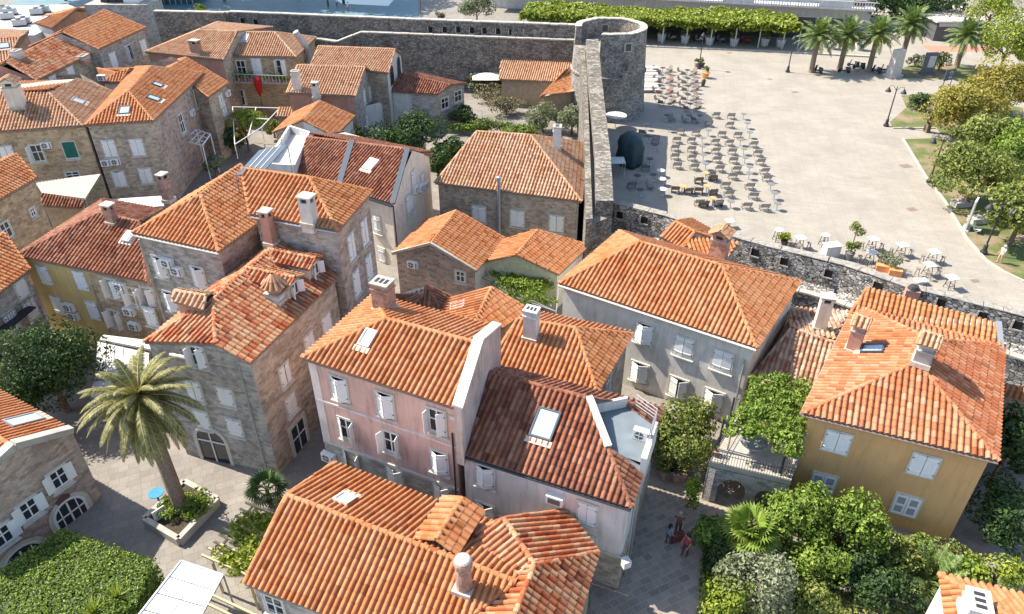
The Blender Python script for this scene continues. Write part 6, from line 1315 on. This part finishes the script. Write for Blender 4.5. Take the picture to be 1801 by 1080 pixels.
rows=((207,1258,1306),(222,1246,1312),(236,1196,1318),(250,1190,1324),(265,1187,1330),(280,1186,1335),(296,1190,1342),(312,1250,1348),(330,1275,1354),(346,1280,1360),(362,1230,1366))
for k,(y,x0,x1) in enumerate(rows):
    a,b=P(x0,y,0),P(x1,y+ (x1-x0)*.06,0); n=max(2,round((b-a).length/1.32))
    for i in range(n):
        p=lerp(a,b,i/(n-1))+V((random.uniform(-.08,.08)+(.22 if i%3==1 else 0),random.uniform(-.1,.1),0))
        if i%3==2: put('bistro_table',TB,p,0,'small grey bistro table among the folding chairs in the sun','table','bistro tables in the sunlit rows')
        else: put('folding_chair',CH,p,math.pi+random.uniform(-.1,.1),'grey slatted folding chair in the sunlit rows of the square','chair','folding chairs in sunlit rows on the square')
for i,(x,y) in enumerate(((1187,338),(1210,341),(1228,322),(1253,318),(1228,340),(1253,343),(1237,364),(1262,362))): put('wicker_armchair',WK,P(x,y,0),math.pi+random.uniform(-.2,.2),'dark wicker armchair by an orange table on the square','chair','dark wicker armchairs')
for x,y in((1199,339),(1240,315),(1242,338),(1252,360)): put('orange_table',TO,P(x,y,0),0,'round orange table between dark wicker armchairs','table','orange tables')
for x,y in((1161,311),(1163,326),(1164,344)): put('cafe_umbrella_base',TW,P(x,y,0),0,'white round table on the shade line beside the orange tables','table','white round tables on the shade line')
for x,y in((1172,212),(1176,232),(1211,213),(1136,229),(1140,250),(1150,265),(1122,285),(1142,290),(1120,320),(1148,318),(1125,345),(1230,213)): put('dark_table',TD,P(x,y,0),0,'dark pedestal table in the shade of the fortress','table','dark tables in the fortress shade')
for x,y in((1182,214),(1204,215),(1222,216),(1130,238),(1152,252),(1135,300),(1110,330),(1143,332)): put('folding_chair',CH,P(x,y,0),random.uniform(0,6),'grey folding chair in the shade of the fortress','chair','folding chairs in the fortress shade')
j=0
for x0,y0 in((1165,128),(1166,146),(1165,165),(1169,182),(1208,132),(1209,147),(1210,160),(1209,176),(1213,192)):
    c=P(x0,y0,0); put('cafe_table',TD,c,0,'dark cafe table of the two colourful groups beside the tower','table','cafe tables beside the tower')
    for dx,dy in((-.9,.5),(.9,.4),(-.6,-.9),(.7,-.9)): put('cafe_chair',RC if j in(8,9,10,11,5) else CB,c+V((dx,dy,0)),math.atan2(dy,dx)-math.pi/2+0,'reddish brown cafe chair beside the tower' if j in(8,9,10,11,5) else 'brown cafe chair beside the tower','chair','cafe chairs beside the tower'+(' in red' if j in(8,9,10,11,5) else ' in brown')); j+=1
for i,y in enumerate((127,138,149,160)):
    c=P(1140,y,0); mb=MB(); mb.box((0,0,.72),(2.6,.95,.06)); mb.box((0,.75,.42),(2.6,.34,.05)); mb.box((0,-.75,.42),(2.6,.34,.05)); 
    for s in(-1,1): mb.bar((s*1.,-.8,0),(s*1.,.0,.72),.07); mb.bar((s*1.,.8,0),(s*1.,.0,.72),.07)
    o=put('picnic_table',mb.mesh('picnic_table',[WHITE]) if i==0 else pic,c,0,'white picnic table with benches beside the tower','table','white picnic tables beside the tower'); pic=o.data
# tarpaulin covered thing
p=P(1107,285,0); mb=MB(); TA=plain('dark teal tarpaulin',(.03,.055,.06),.6,.3,1.5,.5); prof=[(1.3,0),(1.45,.6),(1.35,1.5),(1.4,2.2),(1.1,2.9),(.6,3.3),(0,3.4)]; mb.lathe((0,0,0),prof,22)
v=mb.v[0]; ang=np.arctan2(v[:,1],v[:,0]); v[:,:2]*= (1+.09*np.sin(ang*7)+.06*np.sin(ang*3+v[:,2]*1.7))[:,None]; v[:,1]*=1.5; o=mb.build('covered_stall',[TA],smooth=True); o.location=p; tag(o,'dark tarpaulin shrouded stall standing in the shade of the fortress','stall')
p=P(1082,225,0); put('parasol_disc',table_mesh('market_table',WHITE,1.3,1.6),p,0,'round white topped stand against the fortress tower foot','stand',None)
p=P(1083,305,0); mb=MB(); mb.box((0,0,1.5),(1.7,1.7,.08)); 
for a in(-1,1):
    for b in(-1,1): mb.tube([(a*.8,b*.8,0),(a*.8,b*.8,1.5)],.03)
put('market_stand',mb.mesh('market_stand',[plain('pale green top',(.5,.58,.53),.6)]),p,0,'pale green square topped stand at the foot of the straight wall','stand',None)
# bar tables along the wall
def bart(sq,h,r=.4):
    mb=MB(); 
    if sq: mb.box((0,0,h),(.85,.85,.06))
    else: mb.lathe((0,0,0),[(r,h-.03),(r,h+.03),(0,h+.031)],16)
    for k in range(4): a=k*math.pi/2+.78; mb.bar((math.cos(a)*.22,math.sin(a)*.22,h),(math.cos(a)*.42,math.sin(a)*.42,0),.05,mi=1)
    for k in range(4): a=k*math.pi/2+.78; a2=a+math.pi/2; mb.bar((math.cos(a)*.35,math.sin(a)*.35,.35),(math.cos(a2)*.35,math.sin(a2)*.35,.35),.03,mi=1)
    return mb.mesh('bar_table',[WHITE,DARKM])
BS,BR_=bart(True,1.05),bart(False,1.1); mb=MB(); mb.lathe((0,0,0),[(.2,.7),(.2,.75),(0,.751)],12)
for k in range(4): a=k*math.pi/2; mb.bar((math.cos(a)*.1,math.sin(a)*.1,.7),(math.cos(a)*.24,math.sin(a)*.24,0),.035,mi=0)
ST=mb.mesh('bar_stool',[plain('grey brown stool',(.22,.19,.16),.7)])
for x,y,s,l in((1366,423,0,'round high table at the left end of the row by the rubble wall'),(1404,436,1,'square high table beside the yellow bush by the rubble wall'),(1447,432,0,'round high table standing alone by the white counter'),(1531,438,1,'square high table behind the nearest one, left pair by the potted tree'),(1527,462,1,'square high table close to the rubble wall beside the potted tree'),(1582,449,1,'square high table above the orange planters'),(1637,461,1,'square high table on the square side of the right pair'),(1629,484,1,'square high table on the wall side of the right pair'),(1668,507,1,'last square high table at the right end of the row')):
    p=P(x,y,0); put('bar_table',BS if s else BR_,p,.2,l,'table','high tables along the rubble wall')
    if x not in(1447,1366,1668):
        for dx,dy in((-.9,-.1),(.75,-.35),(-.3,-.75)): put('bar_stool',ST,p+V((dx,dy,0)),random.random(),'backless bar stool pushed up to a square high table','stool','bar stools at the high tables')
p=P(1459,450,0); put('serving_counter',MB().box((0,0,.55),(1.35,.8,1.1),.2).box((0,0,1.13),(1.5,.95,.06),.2).mesh('serving_counter',[WHITE]),p,0,'white serving counter by the rubble wall','counter',None)
p=P(1618,500,0); put('low_table',MB().box((0,0,.4),(1.1,.6,.06),.2).box((0,0,.2),(.3,.3,.38)).mesh('low_table',[WHITE]),p,0,'low white table at the foot of the rubble wall','table',None)
p=P(1282,400,0); put('low_table',MB().box((0,0,.7),(.8,.8,.06),.2).box((0,0,.35),(.12,.12,.68)).mesh('low_table',[WHITE]),p,0,'small white table behind the little hipped roof','table',None)
def pot(label,p,r,h,cr,mat,potm,n=500,size=.18,name='potted_plant'):
    g=thing(name,label,'plant',p); MB().lathe((0,0,0),[(r*.75,0),(r,h*.9),(r*1.08,h),(r*.9,h),(r*.85,h-.05),(0,h-.05)],12).build('pot',[potm],g); mb=MB(); crown(mb,V((0,0,h+cr[2]*.8)),cr,n,size,10,.45); mb.build('foliage',[mat],g); return g
pot('clipped yellow bush in a pot by the rubble wall',P(1379,430,0),.35,.4,(.62,.6,.5),LB,DK)
g=pot('two tier topiary tree in a pot by the rubble wall',P(1492,456,0),.4,.7,(.7,.65,.7),LM,WOODG); mb=MB(); crown(mb,V((0,0,3.)),(.7,.7,.65),500,.18,10,.45); mb.build('foliage',[LM],g); MB().tube([(0,0,.6),(0,0,3.3)],.05).build('stem',[BARK],g)
for x,y,l in((1550,475,'orange planter with a feathery shrub, left of its pair by the rubble wall'),(1573,483,'orange planter with a feathery shrub, right of its pair by the rubble wall')):
    p=P(x,y,0); g=thing('planter_box',l,'planter',p); MB().box((0,0,.28),(1.,.7,.56),-.35).build('box',[OR],g); mb=MB(); crown(mb,V((.3,.5,.95)),(.85,.6,.6),420,.18,10,.45); mb.build('foliage',[LO],g)
# street lamps
def lamp_mesh():
    mb=MB(); mb.lathe((0,0,0),[(.32,0),(.32,.25),(.2,.3),(.16,.9),(.08,1.),(.06,4.6),(.03,5.)],10); post=mb.mesh('post',[DARKM]); arms=[]
    for s in(-1,1): mb=MB(); mb.tube([(0,0,4.4),(s*.35,0,4.9),(s*.75,0,4.95),(s*.85,0,4.6)],.03,6); arms.append(mb.mesh('arm',[DARKM]))
    mb=MB(); mb.lathe((0,0,0),[(.36,-.25),(.3,-.1),(.12,.15),(.05,.3)],12); shade=mb.mesh('lamp_shade',[DARKM]); return post,arms,shade
po,ar,sh=lamp_mesh()
for x,y,l,rz in((1558,222,'twin bell street lamp at the corner of the park lawn',-.5),(1634,321,'twin bell street lamp half way along the park edge',-.6),(1729,446,'twin bell street lamp nearest the rubble wall',-.5),(1385,127,'slender street lamp left of the first square palm',-.3),(1229,121,'slender street lamp with flower tub in the middle of the square',-.3)):
    p=P(x,y,0); g=thing('street_lamp',l,'street lamp',p,'street lamps of the square',rz); mobj('post',po,g)
    if x!=1229 and x!=1385:
        for i in(0,1): mobj('arm',ar[i],g); mobj('lamp_shade',sh,g,((.85,-.85)[1-i],0,4.45))
    else: mobj('lamp_shade',sh,g,(0,0,5.))
for x,y,l,mm,rr in((1233,118,'shrub in a dark tub at the lamp foot in mid square',DK,.5),(1224,117,'small pale tub at the lamp foot in mid square',COPING,.4),(1240,137,'orange barrel planter right of the cafe groups',OR,.55),(1236,152,'ball topped plant in a small pot below the orange barrel',DK,.3)): pot(l,P(x,y,0),rr,.8 if mm is OR else .6,(rr*.9,rr*.9,rr*.9),LM,mm,200,.2)
for x,y in((1163,72),(1204,75),(1247,78),(1290,80),(1344,80),(1372,82),(1417,84),(1462,86),(1510,88)):
    pot('white urn with a green plant at the edge of the cafe pergola',P(x,y,0),.75,1.2,(.7,.7,.9),LM,WHITE,220,.3)['group']='white urns along the cafe pergola'
# scooters
def scooter(p,rz,col,label,group):
    g=thing('scooter',label,'scooter',p,group,rz); mb=MB(); mb.box((0,.0,.34),(.3,.75,.14)); mb.box((0,-.5,.62),(.32,.75,.34),top=.7); mb.tube([(0,.55,.35),(0,.42,1.)],.05); mb.box((0,.5,.62),(.38,.08,.6),M=Matrix.Rotation(.25,3,'X')); mb.build('body',[plain('scooter paint %.2f'%col[0],col,.35)],g); mb=MB(); mb.box((0,-.45,.84),(.26,.7,.1)); mb.build('seat',[DARKM],g)
    for y in(-.62,.66): mb=MB(); mb.tube([(-.06,y,.27),(.06,y,.27)],.27,14); mb.build('wheel',[DARKM],g)
    mb=MB(); mb.tube([(-.34,.36,1.02),(.34,.36,1.02)],.03); mb.box((0,.45,.98),(.18,.12,.16)); mb.build('handlebar',[METAL],g)
scs=((1438,128,.4,(.05,.05,.06),'dark scooter under the first square palm'),(1484,128,1.2,(.06,.06,.08),'dark scooter left of the third square palm'),(1500,118,.9,(.03,.04,.08),'big dark scooter parked behind the others at the third palm'),(1510,121,1.4,(.1,.1,.1),'grey scooter beside the big dark one'),(1540,128,.5,(.05,.05,.07),'dark scooter right of the third square palm'),(1556,126,1.3,(.07,.07,.07),'dark scooter by the pale stone pillar'),(1180,70,.8,(.4,.4,.42),'pale scooter in the pergola shade, first from left'),(1228,73,.9,(.5,.5,.52),'white scooter in the pergola shade'),(1266,74,.7,(.3,.3,.35),'grey scooter in the pergola shade beside the third urn'),(1310,76,1.,(.35,.03,.03),'red scooter in the pergola shade'))
for x,y,rz,c,l in scs: scooter(P(x,y,0),rz,c,l,None)
# monuments, signs and benches of the park
p=P(1570,134,0); mb=MB(); mb.box((0,0,1.9),(1.9,1.1,3.8),.4,top=.82); mb.box((0,0,.15),(2.4,1.6,.3),.4); put('stone_pillar',mb.mesh('stone_pillar',[plain('pale monument stone',(.5,.47,.42),.8,.1)]),p,0,'pale blank stone pillar among the square palms','monument',None)
p=P(1629,131,0); g=thing('memorial_slab','dark memorial slab with pale panel beside the lone palm','monument',p); mb=MB(); mb.box((0,0,.15),(2.,1.2,.3)); mb.box((0,0,1.7),(1.7,.4,2.9)); mb.build('slab',[plain('dark grey stone',(.10,.11,.12),.6,.15)],g); mb=MB(); mb.box((.15,-.22,1.9),(.95,.05,1.6)); mb.build('panel',[plain('pale panel',(.45,.44,.42),.6)],g)
p=P(1662,158,0); g=thing('info_board','dark slanted information board on two legs at the park corner','sign',p,None,.5); mb=MB(); 
for s in(-.8,.8): mb.tube([(s,0,0),(s,0,2.4)],.05)
mb.build('legs',[DARKM],g); mb=MB(); mb.box((0,0,2.1),(2.1,.12,1.5)); mb.build('board',[BLUEG],g); mb=MB()
for i in range(9): a=3.1-i*.5; mb.box((.1+.3*math.cos(a),-.08,2.35+.22*math.sin(a)),(.13,.03,.1))
mb.bar((.32,-.08,2.22),(-.2,-.08,1.75),.1,.03); mb.box((.1,-.08,1.7),(.75,.03,.1)); mb.build('emblem',[WHITE],g)
p=P(1629,232,0); g=thing('statue','bronze figure on a short pillar beside the park path','statue',p); MB().box((0,0,.55),(.6,.6,1.1),.3,top=.85).build('pedestal',[plain('brown stone',(.16,.12,.09),.8,.2)],g); mb=MB(); mb.lathe((0,0,1.1),[(.26,0),(.3,.2),(.22,.5),(.33,.75),(.36,.9),(.12,1.05),(.1,1.12),(.17,1.22),(.18,1.35),(.1,1.48),(0,1.5)],12); o=mb.build('bust',[plain('dark bronze',(.06,.045,.035),.5,.2)],g,smooth=True)
for x,y,l in((1689,362,'block stone bench at the park edge, upper one'),(1719,391,'block stone bench under the spreading tree, lower one')): put('stone_bench',MB().box((0,0,.25),(1.7,.9,.5),.15).box((0,0,.53),(1.8,1.,.07),.15).mesh('stone_bench',[COPING]),P(x,y,0),0,l,'bench',None)
p=P(1699,402,0); put('notice_panel',MB().box((0,0,1.5),(1.3,.16,3.),.9).box((0,0,.06),(1.4,.6,.12),.9).mesh('notice_panel',[WHITE]),p,0,'tall blank white panel standing on the park edge','panel',None)
p=P(1717,410,0); put('white_chair',chair_mesh('white_chair',WHITE),p,.8,'white chair on the park lawn near the white panel','chair',None)
for x,y in((1735,47),(1770,49)): pass
mb=MB(); mb.tube([(0,0,0),(0,0,5)],.05); mb.lathe((0,0,4.2),[(.3,-.3),(.2,0),(0,.2)],10); lm=mb.mesh('lamp',[DARKM])
for x,y,l in((741,34,'thin black lamp pole at the right end of the shaded terrace'),): put('terrace_lamp',lm,P(x,y,0),0,l,'lamp',None)
for x,y in((1400,110),(1376,132),(1356,137),(1735,73)): pass
mb=MB()
for x,y,w in((1398,162,.7),(1354,139,.5),(1593,292,.9),(1283,93,.6),(1507,125,.6),(1604,368,.7),(1715,494,.5)):
    p=P(x,y,.012); mb.box(p,(w*1.3,w,.012),.2)
tag(mb.build('drain_covers',[plain('rusty drain iron',(.2,.15,.11),.7)]),kind='structure')
# ================================================================ WORLD, SUN, CAMERA
EL,AZ=math.radians(48),math.radians(-68)
w=bpy.data.worlds.new("World"); S.world=w; w.use_nodes=True; nt=w.node_tree; bg=nt.nodes['Background']; sk=nt.nodes.new('ShaderNodeTexSky'); sk.sky_type='NISHITA'; sk.sun_disc=False; sk.sun_elevation=EL; sk.sun_rotation=AZ; nt.links.new(sk.outputs[0],bg.inputs[0]); bg.inputs[1].default_value=.14
sd=bpy.data.lights.new('sun','SUN'); sd.energy=4.6; sd.angle=math.radians(.5); sd.color=(1.,.93,.82); so=bpy.data.objects.new('sun',sd); COL.objects.link(so)
so.rotation_euler=V((-math.sin(AZ)*math.cos(EL),-math.cos(AZ)*math.cos(EL),-math.sin(EL))).to_track_quat('-Z','Y').to_euler(); so.location=(0,0,60)
cd=bpy.data.cameras.new('camera'); cam=bpy.data.objects.new('camera',cd); COL.objects.link(cam); cam.location=ORG; cam.rotation_euler=(math.pi/2-TH,0,0); cd.sensor_fit='HORIZONTAL'; cd.sensor_width=36; cd.lens=36*FOC/1801; cd.clip_end=2000; cd.clip_start=.5; S.camera=cam
S.view_settings.view_transform='Standard'; S.view_settings.look='None'; S.view_settings.exposure=1.2; S.view_settings.gamma=1
S.cycles.max_bounces=6; S.cycles.diffuse_bounces=3; S.cycles.use_denoising=True
